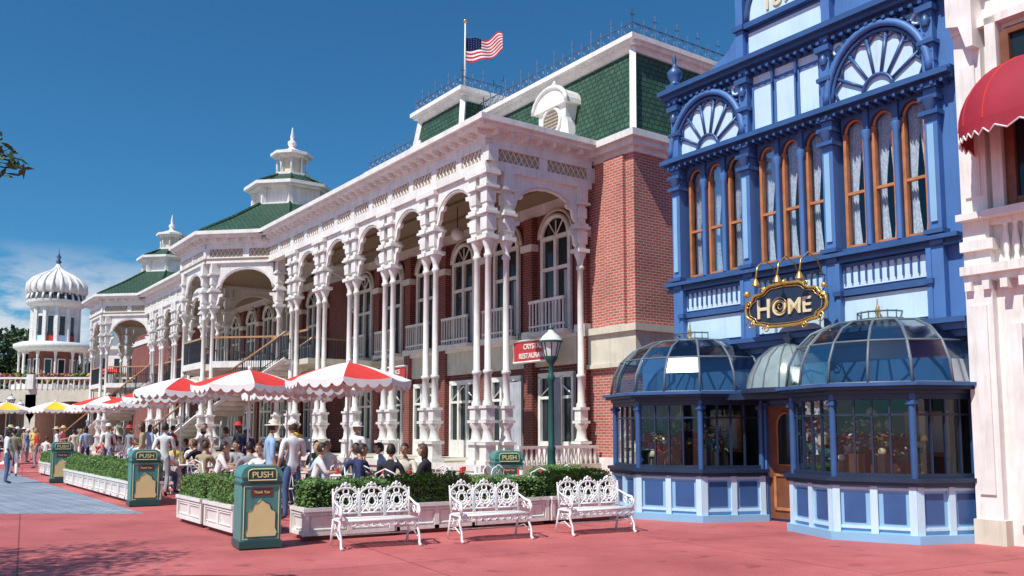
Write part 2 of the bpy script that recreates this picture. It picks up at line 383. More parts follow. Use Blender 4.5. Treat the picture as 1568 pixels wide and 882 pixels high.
def mansard(mb,tm,x0,x1,y0,y1,z0,z1,ins,crest=True):
    mb.hexa([(x0,y0,z0),(x1,y0,z0),(x1,y1,z0),(x0,y1,z0)],[(x0+ins,y0+ins,z1),(x1,y0+ins,z1),(x1,y1-ins,z1),(x0+ins,y1-ins,z1)],TILE)
    for (yy,sg) in ((y0,1),(y1,-1)):
        tm.tube([(x0-.02,yy-sg*.02,z0),(x0+ins-.02,yy+sg*(ins-.02),z1)],.12,WHITE,4)
    for o,a,b in ((.08,z1-.08,z1+.06),(.22,z1+.06,z1+.16),(.32,z1+.16,z1+.3)):
        tm.box(x0+ins-o,x1,y0+ins-o,y1-ins+o,a,b,WHITE)
    tm.box(x0-.04,x1,y0-.04,y1+.04,z0-.05,z0+.1,WHITE)
    if crest:
        zc=z1+.3; xx=x0+ins-.15; Y0=y0+ins-.15; Y1=y1-ins+.15
        def fence(p,q):
            p=Vector(p);q=Vector(q);L=(q-p).length;k=max(1,int(L/.42));
            for h in (.08,.38): iron.tube([(*p,zc+h),(*q,zc+h)],.02,CREST,4)
            for i in range(k+1):
                c=p.lerp(q,i/k); h=.78 if i%2==0 else .55
                iron.tube([(*c,zc),(*c,zc+h)],.02,CREST,4)
                d=(q-p).normalized()
                if i<k:
                    c2=p.lerp(q,(i+.5)/k)
                    iron.tube([(*(c2+d*(.12*math.cos(t*pi/4))),zc+.24+.12*math.sin(t*pi/4)) for t in range(8)],.016,CREST,4,closed=True)
                if i%2==0:
                    iron.tube([(*(c-d*.1),zc+.6),(*(c+d*.1),zc+.6)],.016,CREST,4)
        fence((xx,Y0),(xx,Y1)); fence((xx,Y0),(x1-1,Y0))
mansard(roof,trim,BF+.0,BF+7,A0,33.0,9.35,12.0,.55)
mansard(roof,trim,BF-.75,BF+4,23.8,27.6,9.35,12.75,.5)
roof.hexa([(BF-.2,33,9.35),(BF+7,33,9.35),(BF+7,END,9.35),(BF-.2,END,9.35)],[(BF+1.8,33,10.6),(BF+7,33,10.6),(BF+7,END,10.6),(BF+1.8,END,10.6)],TILE)
def dormer(y,x,z,s=1):
    m=trim
    w=.55*s
    m.box(x-.1,x+1.2,y-w,y+w,z,z+1.3*s,WHITE); m.box(x-.2,x+1.2,y-w-.12,y+w+.12,z-.02,z+.14,WHITE)
    p=[(y+w*1.25*math.cos(pi*i/12),z+1.3*s+w*.95*math.sin(pi*i/12)) for i in range(13)]
    m.prism(p,'x',x-.2,x+1.3,WHITE)
    m.tube([(x-.2,a,b) for a,b in p],.07,WHITE,6)
    m.tube([(x-.12,y+.36*s*math.cos(2*pi*i/18),z+.95*s+.36*s*math.sin(2*pi*i/18)) for i in range(18)],.06,WHITE,6,closed=True)
    pp=[(y+.33*s*math.cos(2*pi*i/18),z+.95*s+.33*s*math.sin(2*pi*i/18)) for i in range(18)]
    m.prism(pp,'x',x-.12,x-.05,CREAM)
    for k in range(-3,4):
        h=math.sqrt(max(0,.33**2-(k*.09)**2))*s
        m.box(x-.15,x-.1,y-h,y+h,z+.95*s+k*.09*s-.015,z+.95*s+k*.09*s+.015,CEIL)
    for sg in (-1,1):
        m.prism([(y+sg*w,z+.14),(y+sg*(w+.38),z+.14),(y+sg*(w+.34),z+.35),(y+sg*(w+.12),z+.5),(y+sg*(w+.06),z+.95),(y+sg*w,z+1.1)],'x',x-.08,x+.2,WHITE)
    m.lathe([(.09,0),(.05,.08),(.1,.16),(.02,.28)],(x,y,z+1.3*s+w*.95),WHITE,8)
dormer(19.7,BF+.0,9.5,1.15); dormer(26.3,BF-.78,10.0,.8); dormer(30.5,BF,9.6,.9)
px,py=BF-.1,24.45
trim.tube([(px,py,12.9),(px,py,15.5)],[.04,.025],WHITE,8); trim.ball((px,py,15.55),.07,GOLD,8)
def pavilion(cx,cy):
    Rr=4.31
    V=[(cx+Rr*math.cos(pi/8+k*pi/4),cy+Rr*math.sin(pi/8+k*pi/4)) for k in range(8)]
    def ring(r,z0,z1,mat,mb=porch):
        mb.lathe([(r,z0),(r,z1)],(cx,cy),mat,8,pi/8,2*pi+pi/8,False)
    for k in range(8):
        p=Vector(V[k]);q=Vector(V[(k+1)%8]);d=(q-p).normalized()
        if (p.x+q.x)/2>cx+3.0: continue
        for c,dr in ((p+d*.28,d),(q-d*.28,-d)):
            column(porch,c.x,c.y,DK); pier(porch,c.x,c.y,[(dr.x,dr.y)])
        entab(porch,p,q)
        ang=math.atan2(d.y,d.x); L=(q-p).length
        porch.M=Matrix.Translation((p.x,p.y,0))@Matrix.Rotation(ang,4,'Z')
        porch.arch(.55,L-.55,7.2,8.15,.78,-.06,.06,WHITE,'y'); porch.tube(porch.archpts(.55,L-.55,7.17,.78,0,'y'),.055,WHITE,5)
        porch.box(.3,L-.3,-.06,.06,4.05,4.3,WHITE)
        porch.box(.3,L-.3,-.03,.03,5.2,5.27,HRAIL)
        for i in range(22): porch.box(.35+i*(L-.7)/21-.012,.35+i*(L-.7)/21+.012,-.012,.012,4.3,5.2,IRON)
        porch.M=None
        eavebr(porch,p,q,9.12,-1)
    ring(Rr+.2,8.28,8.34,CEIL); ring(Rr-.1,3.95,4.2,CREAM); ring(Rr+.4,0,.3,CREAM); ring(Rr+.1,.3,DK,CREAM)
    for r,a,b in ((Rr+.25,8.93,9.12),(Rr+.55,9.12,9.22),(Rr+.68,9.22,9.36)): ring(r,a,b,WHITE)
    roof.lathe([(Rr+.55,9.36),(3.2,10.25),(1.75,11.15)],(cx,cy),TILE,8,pi/8,2*pi+pi/8,False,cap=False)
    for k in range(8):
        t=pi/8+k*pi/4
        roof.tube([(cx+r*math.cos(t),cy+r*math.sin(t),z+.02) for r,z in ((Rr+.5,9.38),(3.2,10.27),(1.75,11.17))],.06,TILE,4)
        roof.tube([(cx+r*math.cos(t),cy+r*math.sin(t),z+.02) for r,z in ((1.85,12.16),(.75,12.7))],.05,TILE,4)
        porch.tube([(cx+.62*math.cos(t),cy+.62*math.sin(t),12.7),(cx+.62*math.cos(t),cy+.62*math.sin(t),13.65)],.05,WHITE,6)
        c=(cx+1.57*math.cos(t),cy+1.57*math.sin(t)); porch.cbox(c[0],c[1],.18,.18,11.15,12.0,WHITE)
    ring(1.5,11.1,11.95,WHITE); ring(1.75,11.05,11.2,WHITE); ring(1.8,11.9,12.0,WHITE); ring(2.0,12.0,12.14,WHITE)
    roof.lathe([(1.9,12.14),(1.2,12.4),(.8,12.7)],(cx,cy),TILE,8,pi/8,2*pi+pi/8,False,cap=False)
    ring(.8,12.66,12.8,WHITE); ring(.5,12.8,13.55,CREAM); ring(.7,13.5,13.62,WHITE); ring(.92,13.62,13.74,WHITE)
    porch.lathe([(.85,13.74),(.45,13.9),(.2,14.0),(.12,14.1),(.2,14.22),(.2,14.32),(.07,14.45),(.1,14.55),(.02,15.0)],(cx,cy),WHITE,10)
    return V
pavilion(14.3,36.6); pavilion(14.3,56.2)
g2=[41.6,44.1,46.6,49.1,51.0]
for i,y in enumerate(g2):
    for yy in (y-.22,y+.22): column(porch,PF,yy,DK,k=8); pier(porch,PF,yy,[(0,1 if yy>y else -1)])
    if i: porch.arch(g2[i-1]+.4,y-.4,7.25,8.15,.72,PF-.07,PF+.07,WHITE)
entab(porch,(PF,41),(PF,52.5)); porch.box(PF+.2,BF-.01,40.5,53,8.28,8.34,CEIL)
for o,z0,z1 in ((.2,8.93,9.12),(.5,9.12,9.22),(.62,9.22,9.36)): porch.box(PF-o,BF+.1,40,53,z0,z1,WHITE)
porch.box(PF+.1,BF,29.5,54,3.98,4.18,CREAM)
for a,b in ((29.5,33.0),(41,52.2)):
    porch.box(PF+.07,PF+.13,a,b,5.15,5.22,HRAIL)
    for i in range(int((b-a)/.16)): porch.box(PF+.09,PF+.11,a+i*.16,a+i*.16+.022,4.18,5.15,IRON)
def stair(x0,y0,z0,x1,y1,z1,w=1.3):
    p=Vector((x0,y0));q=Vector((x1,y1)); L=(q-p).length; d=(q-p)/L; n=Vector((-d.y,d.x)); k=max(2,int(abs(z1-z0)/.17))
    ang=math.atan2(d.y,d.x)
    porch.M=Matrix.Translation((x0,y0,0))@Matrix.Rotation(ang,4,'Z')
    for i in range(k):
        a=L*i/k; zt=z0+(z1-z0)*(i+1)/k
        porch.box(a,a+L/k+.03,-w/2,w/2,zt-.17,zt-.04,WHITE); porch.box(a-.02,a+L/k+.03,-w/2,w/2,zt-.04,zt,STEP)
    for sd in (-w/2-.04,w/2+.04):
        porch.tube([(0,sd,z0),(L,sd,z1)],.08,WHITE,4)
        porch.tube([(0,sd,z0+.98),(L,sd,z1+.98)],.045,HRAIL,6)
        porch.tube([(0,sd,z0+.22),(L,sd,z1+.22)],.02,IRON,4)
        m_=int(L/.15)
        for i in range(m_+1):
            z=z0+(z1-z0)*i/m_; porch.tube([(L*i/m_,sd,z),(L*i/m_,sd,z+.98)],.014 if i%8 else .04,IRON,4)
    porch.M=None
for oy in (0,19.6):
    stair(11.4,36.0+oy,2.4,12.6,30.9+oy,4.2); stair(9.4,39.2+oy,.15,11.3,36.4+oy,2.4,1.6)
    porch.box(10.6,12.2,35.7+oy,36.9+oy,2.2,2.4,CREAM); 
for nm,mb in (('brick_walls',wall),('stone_and_wood_trim',trim),('green_tiled_roof',roof),('windows_and_doors',win),('veranda_with_columns',porch),('roof_cresting',iron)):
    obj(nm,mb.mesh(nm),T)
def redsign(y,z,w,h,txt,x):
    r=root('restaurant_sign',W(x,y,z),ANG)
    m=MB(); m.box(-.04,.04,-w/2,w/2,-h/2,h/2,REDS)
    m.tube([(-.05,-w/2,-h/2),(-.05,w/2,-h/2),(-.05,w/2,h/2),(-.05,-w/2,h/2)],.035,WHITE,4,closed=True)
    for yy in (-w*.4,w*.4): m.tube([(0,yy,h/2),(0,yy,h/2+.25)],.015,IRON,4)
    obj('sign_board',m.mesh('sign_board'),r); text('lettering',txt[0],h*.34,(-.045,0,h*.2),XF,WHITE,r,.008); text('lettering_2',txt[1],h*.34,(-.045,0,-h*.22),XF,WHITE,r,.008)
redsign(19.75,3.85,1.8,.62,('CRYSTAL','RESTAURANT'),BF-.75)
redsign(24.5,3.3,1.7,.55,('TERRACE','RESTAURANT'),PF+.9)

# flag
fr=root('american_flag',W(px,py,14.35),0)
m,nt,b=newmat('flag_cloth')
tc=N(nt,'ShaderNodeTexCoord'); sp=N(nt,'ShaderNodeSeparateXYZ'); nt.links.new(tc.outputs['UV'],sp.inputs[0])
def MT(op,a,bv=None,a2=None):
    n=N(nt,'ShaderNodeMath',operation=op)
    if isinstance(a,(int,float)): n.inputs[0].default_value=a
    else: nt.links.new(a,n.inputs[0])
    if bv is not None:
        if isinstance(bv,(int,float)): n.inputs[1].default_value=bv
        else: nt.links.new(bv,n.inputs[1])
    return n.outputs[0]
st=MT('LESS_THAN',MT('FRACT',MT('MULTIPLY',sp.outputs[1],6.5)),.5)
cn=MT('MULTIPLY',MT('LESS_THAN',sp.outputs[0],.42),MT('GREATER_THAN',sp.outputs[1],.4615))
vo=N(nt,'ShaderNodeTexVoronoi'); vo.inputs['Scale'].default_value=14; vo.inputs['Randomness'].default_value=0; nt.links.new(tc.outputs['UV'],vo.inputs[0])
star=MT('LESS_THAN',vo.outputs['Distance'],.10)
mx=N(nt,'ShaderNodeMixRGB'); nt.links.new(st,mx.inputs[0]); mx.inputs[1].default_value=(.8,.8,.8,1); mx.inputs[2].default_value=(.55,.03,.04,1)
mc=N(nt,'ShaderNodeMixRGB'); nt.links.new(star,mc.inputs[0]); mc.inputs[1].default_value=(.006,.012,.06,1); mc.inputs[2].default_value=(.4,.42,.5,1)
m2=N(nt,'ShaderNodeMixRGB'); nt.links.new(cn,m2.inputs[0]); nt.links.new(mx.outputs[0],m2.inputs[1]); nt.links.new(mc.outputs[0],m2.inputs[2]); nt.links.new(m2.outputs[0],b.inputs['Base Color']); b.inputs['Roughness'].default_value=.8; b.inputs['Specular IOR Level'].default_value=.1
FLAG=m
nu,nv=32,14; vs=[];uvs=[]
for j in range(nv+1):
    for i in range(nu+1):
        u=i/nu;v=j/nv
        x=1.25*u; z=-.15+(.86-.22*u)*v+.42*u*u+.07*math.sin(u*9+v)*u-.05*u; y=.22*math.sin(u*10+v*2)*u**.6
        vs.append((x+.03,y,z-.1)); uvs.append((u,v))
fs=[(j*(nu+1)+i,j*(nu+1)+i+1,(j+1)*(nu+1)+i+1,(j+1)*(nu+1)+i) for j in range(nv) for i in range(nu)]
me=bpy.data.meshes.new('flag_cloth'); me.from_pydata(vs,[],fs); ul=me.uv_layers.new(name='UVMap')
for l in me.loops: ul.data[l.index].uv=uvs[l.vertex_index]
me.materials.append(FLAG); me.polygons.foreach_set('use_smooth',[True]*len(fs)); obj('cloth',me,fr)

# ================================================================= BLUE SHOP
S=root('blue_shop_building',(0,0,0),ANG)
F=13.13; bw=MB(); bt=MB(); bg=MB()
def MY(y): return 12.5-(12.5-y)*1.03
def MZ(z): return z if z<4.57 else 4.57+(z-4.57)*.955
YL,Y1,Y2,YR=12.5,10.64,8.92,7.10
bw.box(F,F+5,6.72,12.58,2.3,4.58,WALLB); bw.box(F+.7,F+5,6.72,12.58,4.58,7.08,DARK)
bw.box(F,F+5,6.72,12.58,7.08,8.85,WALLB)
bw.box(F,F+.8,6.72,YR-.02,4.58,7.08,WALLB); bw.box(F,F+5,YL-.05,12.58,4.58,7.08,WALLB)
bw.box(F,F+1.5,6.72,6.85,0,2.3,WALLB); bw.box(F,F+1.5,9.5,10.42,0,2.3,WALLB); bw.box(F+.1,F+1.5,13.4,13.6,0,2.3,WALLB); bw.box(F+1.5,F+5,6.72,13.6,0,2.3,DARKB)
bw.box(F+.1,F+5,12.58,13.6,2.3,3.1,WALLB)
bw.box(F+.002,F+1.5,6.85,13.4,.0,.1,DARKB)
for y in (12.36,Y1,Y2,YR+.04):
    bt.box(F-.14,F+.25,y-.10,y+.10,3.3,7.1,WALLB); bt.box(F-.17,F-.14,y-.05,y+.05,4.8,6.4,PALE2)
    for z in (4.6,6.55,6.8,7.0): bt.box(F-.22,F+.1,y-.15,y+.15,z,z+.07,NAVY)
    bt.lathe([(.07,0),(.11,.12),(.13,.2)],(F-.14,y,6.62),NAVY,8)
    bt.box(F-.14,F+.1,y-.09,y+.09,7.3,8.6,WALLB); bt.box(F-.2,F,y-.13,y+.13,7.75,7.82,NAVY); bt.box(F-.22,F,y-.14,y+.14,8.3,8.40,NAVY); bt.lathe([(.05,0),(.08,.1),(.02,.2)],(F-.16,y,8.05),NAVY,8)
for (ya,yb) in ((Y1+.12,12.24),(Y2+.12,Y1-.12),(YR+.16,Y2-.12)):
    w=(yb-ya)/3
    bt.box(F-.03,F+.25,ya,yb,4.55,4.66,NAVY)
    for k in range(3):
        a=ya+k*w;b_=a+w; g=.05
        if k: bt.lathe([(.05,4.66),(.05,6.5),(.08,6.6),(.08,6.68)],(F+.0,a),WALLB,8); bt.box(F-.02,F+.25,a-.045,a+.045,4.66,7.08,NAVY)
        bt.arch(a+g,b_-g,6.72,7.08,.26,F+.02,F+.24,NAVY)
        for yy in (a+.08,b_-.08): bt.box(F+.06,F+.16,yy-.026,yy+.026,4.66,6.74,WOOD)
        bt.tube(bt.archpts(a+.08,b_-.08,6.72,.24,F+.1),.026,WOOD,5)
        bt.box(F+.07,F+.15,a+.08,b_-.08,5.62,5.67,WOOD); bt.box(F+.07,F+.15,a+.08,b_-.08,4.66,4.72,WOOD)
        bg.add([(F+.12,a+.05,4.66),(F+.12,b_-.05,4.66),(F+.12,b_-.05,7.0),(F+.12,a+.05,7.0)],[(0,1,2,3)],GLASS)
        for sd in (0,1):
            nn=14; vs=[];fs=[]; zz=[4.68,5.2,5.7,6.3,7.0]
            for z in zz:
                t=(z-4.68)/2.32; wd=(w*.5)*(.5+.48*abs(t-.35)**1.2/.65**1.2)
                for i in range(nn+1):
                    u=i/nn; yy=(a+.05+u*wd) if sd==0 else (b_-.05-u*wd)
                    vs.append((F+.27+.03*math.sin(u*22+k+t*2)+.01*math.sin(u*51+t*9),yy,z))
            for j in range(len(zz)-1):
                for i in range(nn): fs.append((j*(nn+1)+i,j*(nn+1)+i+1,(j+1)*(nn+1)+i+1,(j+1)*(nn+1)+i))
            bg.add(vs,fs,CURT,True)
for o,z0,z1 in ((.16,7.08,7.14),(.3,7.14,7.22),(.2,7.22,7.28)): bt.box(F-o,F+.1,6.78,12.64,z0,z1,NAVY)
for o,z0,z1 in ((.10,4.44,4.5),(.24,4.5,4.565),(.14,4.4,4.44)): bt.box(F-o,F+.0,6.78,12.64,z0,z1,NAVY)
for o,z0,z1 in ((.14,3.0,3.1),(.26,3.1,3.2),(.34,3.2,3.28)): bt.box(F-o,F+.0,6.70,12.66,z0,z1,NAVY)
for o,z0,z1 in ((.10,8.52,8.6),(.22,8.6,8.68),(.32,8.68,8.78)): bt.box(F-o,F+5,6.72,12.66,z0,z1,NAVY)
y=6.9
while y<12.6:
    bt.box(F-.25,F,y-.022,y+.022,7.02,7.08,NAVY); bt.box(F-.20,F,y-.03,y+.03,8.46,8.52,NAVY); y+=.15
for (ya,yb) in ((Y1+.12,12.24),(YR+.16,Y2-.12),(Y2+.12,Y1-.12)):
    bt.box(F-.04,F,ya+.04,yb-.04,3.98,4.38,PALE); bt.box(F-.04,F,ya+.04,yb-.04,3.36,3.82,PALE)
    bt.box(F-.1,F,ya,yb,3.84,3.94,NAVY)
    k=int((yb-ya)/.12)
    for i in range(k): 
        yy=ya+.08+i*(yb-ya-.16)/(k-1); bt.box(F-.075,F-.04,yy-.012,yy+.012,4.05,4.33,NAVY); 
    bt.box(F-.07,F-.04,ya,yb,4.33,4.38,NAVY)
    for yy in (ya,yb): bt.box(F-.16,F,yy-.04,yy+.04,3.3,4.4,WALLB)
    for yy in (ya,yb): bt.box(F-.2,F,yy-.07,yy+.07,3.84,3.92,NAVY)
for (ya,yb) in ((Y1+.02,YL-.02),(YR+.02,Y2-.02)):
    c=(ya+yb)/2; rx=(yb-ya)/2; rz=1.14; z0=7.3
    def E(t,s_,r2=1.0): return (c+rx*s_*math.cos(t),z0+rz*s_*math.sin(t))
    n=20
    p=[E(pi*i/n,.94) for i in range(n+1)]
    bt.prism(p,'x',F-.03,F,PALE)
    bt.tube([(F-.13,*E(pi*i/n,1.0)) for i in range(n+1)],.065,WALLB,6)
    bt.tube([(F-.09,*E(pi*i/n,.91)) for i in range(n+1)],.035,NAVY,6)
    for i in range(1,24): 
        u,v=E(pi*i/24,1.07); bt.tube([(F-.14,u,v),(F-.02,u,v)],.03,NAVY,5)
    hub=[(c+.26*math.cos(pi*i/10),z0+.28*math.sin(pi*i/10)) for i in range(11)]
    bt.tube([(F-.07,a,b_) for a,b_ in hub],.03,NAVY,6)
    ns=7
    for i in range(1,ns):
        t=pi*i/ns; u0,v0=(c+.27*math.cos(t),z0+.3*math.sin(t)); u1,v1=E(t,.88)
        bt.tube([(F-.06,u0,v0),(F-.06,u1,v1)],[.024,.036],NAVY,6)
    for i in range(ns):
        t0=pi*i/ns;t1=pi*(i+1)/ns; pa=E(t0,.78);pb=E(t1,.78);pm=E((t0+t1)/2,.88)
        bt.tube([(F-.06,*pa),(F-.06,*[pa[q]*.3+pm[q]*.75-pb[q]*.05 for q in (0,1)]),(F-.06,*pm),(F-.06,*[pb[q]*.3+pm[q]*.75-pa[q]*.05 for q in (0,1)]),(F-.06,*pb)],.022,NAVY,5)
    for sg in (-1,1):
        u=c+sg*rx*.78; v=8.30
        bt.tube([(F-.04,u+.10*math.cos(q*pi/7),v+.10*math.sin(q*pi/7)) for q in range(14)],.03,PALE,6,closed=True)
        bt.prism([(c+sg*rx*.98,8.44),(c+sg*rx*.5,8.44),(c+sg*rx*.98,7.95)],'x',F-.012,F,PALE2)
w=(Y1-Y2-.24)/3
for k in range(3):
    a=Y2+.12+k*w
    bt.box(F-.03,F,a+.05,a+w-.05,7.36,8.14,PALE); bt.box(F-.03,F,a+.07,a+w-.07,8.14,8.19,PALE)
    bt.tube([(F-.05,a+.04,7.32),(F-.05,a+.04,8.21),(F-.05,a+w-.04,8.21),(F-.05,a+w-.04,7.32)],.02,WALLB,4,closed=True)
    bt.box(F-.10,F,a-.02,a+.02,8.15,8.42,NAVY)
bt.box(F-.02,F,Y2+.15,Y1-.15,8.28,8.42,PALE)
gy0,gy1=Y2-.05,Y1+.05; gc=(gy0+gy1)/2
bw.box(F+.0,F+.7,gy0,gy1,8.78,10.2,WALLB); bt.box(F-.04,F,gy0+.14,gy1-.14,8.9,9.34,PALE)
bw.prism([(gc+.93*math.cos(pi*i/16),10.2+.75*math.sin(pi*i/16)) for i in range(17)],'x',F+.0,F+.7,WALLB)
bt.prism([(gc+.74*math.cos(pi*i/16),9.58+.95*math.sin(pi*i/16)) for i in range(17)],'x',F-.04,F,PALE)
bt.tube([(F-.06,gc+.8*math.cos(pi*i/16),9.56+1.05*math.sin(pi*i/16)) for i in range(17)],.06,NAVY,6)
bt.tube([(F-.1,gc+.98*math.cos(pi*i/16),10.2+.82*math.sin(pi*i/16)) for i in range(17)],.1,NAVY,6)
bt.box(F-.15,F,gy0,gy1,9.42,9.53,NAVY)
for yy in (gy0,gy1):
    bt.box(F-.14,F+.5,yy-.08,yy+.08,8.78,10.3,WALLB); bt.box(F-.22,F+.5,yy-.16,yy+.16,10.3,10.42,NAVY); bt.box(F-.2,F+.1,yy-.12,yy+.12,9.42,9.52,NAVY)
for yy,sg in ((gy0,-1),(gy1,1)):
    bw.prism([(yy,8.78),(yy+sg*1.7,8.78),(yy+sg*1.65,8.86),(yy+sg*.9,8.95),(yy+sg*.4,9.2),(yy,9.7)],'x',F+.02,F+.5,WALLB)
bt.box(F-.1,F+.3,12.38,12.62,8.78,8.98,NAVY); bt.lathe([(.14,0),(.08,.08),(.15,.2),(.16,.3),(.05,.42),(.03,.5),(.05,.56),(.005,.75)],(F+.05,12.5,8.98),NAVY,10)
bt.lathe([(.14,0),(.08,.08),(.15,.2),(.16,.3),(.05,.42),(.03,.5),(.05,.56),(.005,.75)],(F+.05,6.95,8.78),NAVY,10)
text('date_numerals','1894',.44,(F-.05,MY(gc),MZ(9.80)),XF,LETTER,S,.02)
# door
bt.box(F-.04,F+.02,9.58,10.34,.05,2.05,DOORW); bg.box(F-.06,F-.03,9.78,10.14,1.0,1.7,GLASSD)
pts=bg.archpts(9.78,10.14,1.7,.22,F-.06); bg.add([(F-.06,9.96,1.7)]+pts,[(0,k+1,k+2) for k in range(len(pts)-1)],GLASSD)
for a,b_,c,d in ((9.68,10.24,.2,.85),):
    bt.box(F-.07,F-.03,a,b_,c,c+.05,WOOD); bt.box(F-.07,F-.03,a,b_,d-.05,d,WOOD); bt.box(F-.07,F-.03,a,a+.05,c,d,WOOD); bt.box(F-.07,F-.03,b_-.05,b_,c,d,WOOD)
bt.tube([(F-.07,9.78,1.0),(F-.07,10.14,1.0),(F-.07,10.14,1.7)]+[(F-.07,p[1],p[2]) for p in reversed(pts)]+[(F-.07,9.78,1.0)],.02,WOOD,4)
bt.ball((F-.09,9.68,1.02),.035,GOLD)
bt.box(F-.12,F,9.5,9.58,0,2.1,WALLB); bt.box(F-.12,F,10.34,10.42,0,2.1,WALLB)
bt.box(F-.9,F+.1,9.0,10.6,2.14,2.24,NAVY2)
def halfdome(mb,gm,cx,cy,Rx,z0,h,n,top=.18,glassm=GLASSDOME,ribm=METALD,rr=.028,lev=5):
    def P(th,k):
        ph=pi/2*k/lev; r=top+(Rx-top)*max(0,math.cos(ph))**.82; return (cx-r*math.sin(th),cy+r*math.cos(th),z0+h*math.sin(ph)**.95)
    for i in range(n):
        for k in range(lev):
            t0,t1=pi*i/n,pi*(i+1)/n
            gm.add([P(t0,k),P(t1,k),P(t1,k+1),P(t0,k+1)],[(0,1,2,3)],glassm)
    for i in range(n+1):
        mb.tube([P(pi*i/n,k) for k in range(lev+1)],rr,ribm,5)
    for k in (0,2,4): mb.tube([P(pi*i/n,k) for i in range(n+1)],rr*.8,ribm,5)
    return P
dy=9.66; dx_=F-.35
bg.lathe([(.70,2.32),(.66,2.55),(.5,2.85),(.28,3.03),(.06,3.09)],(dx_,dy),GLASSFROST,16,0,2*pi)
for i in range(16):
    t=2*pi*i/16; bt.tube([(dx_+r*math.cos(t),dy+r*math.sin(t),z) for r,z in ((.705,2.32),(.665,2.55),(.505,2.855),(.285,3.035),(.06,3.095))],.014,METALD,4)
bt.lathe([(.8,2.24),(.8,2.32)],(dx_,dy),NAVY2,16,cap=True)
bt.lathe([(.09,0),(.05,.06),(.09,.12),(.01,.22)],(dx_,dy,3.08),METALD,8)
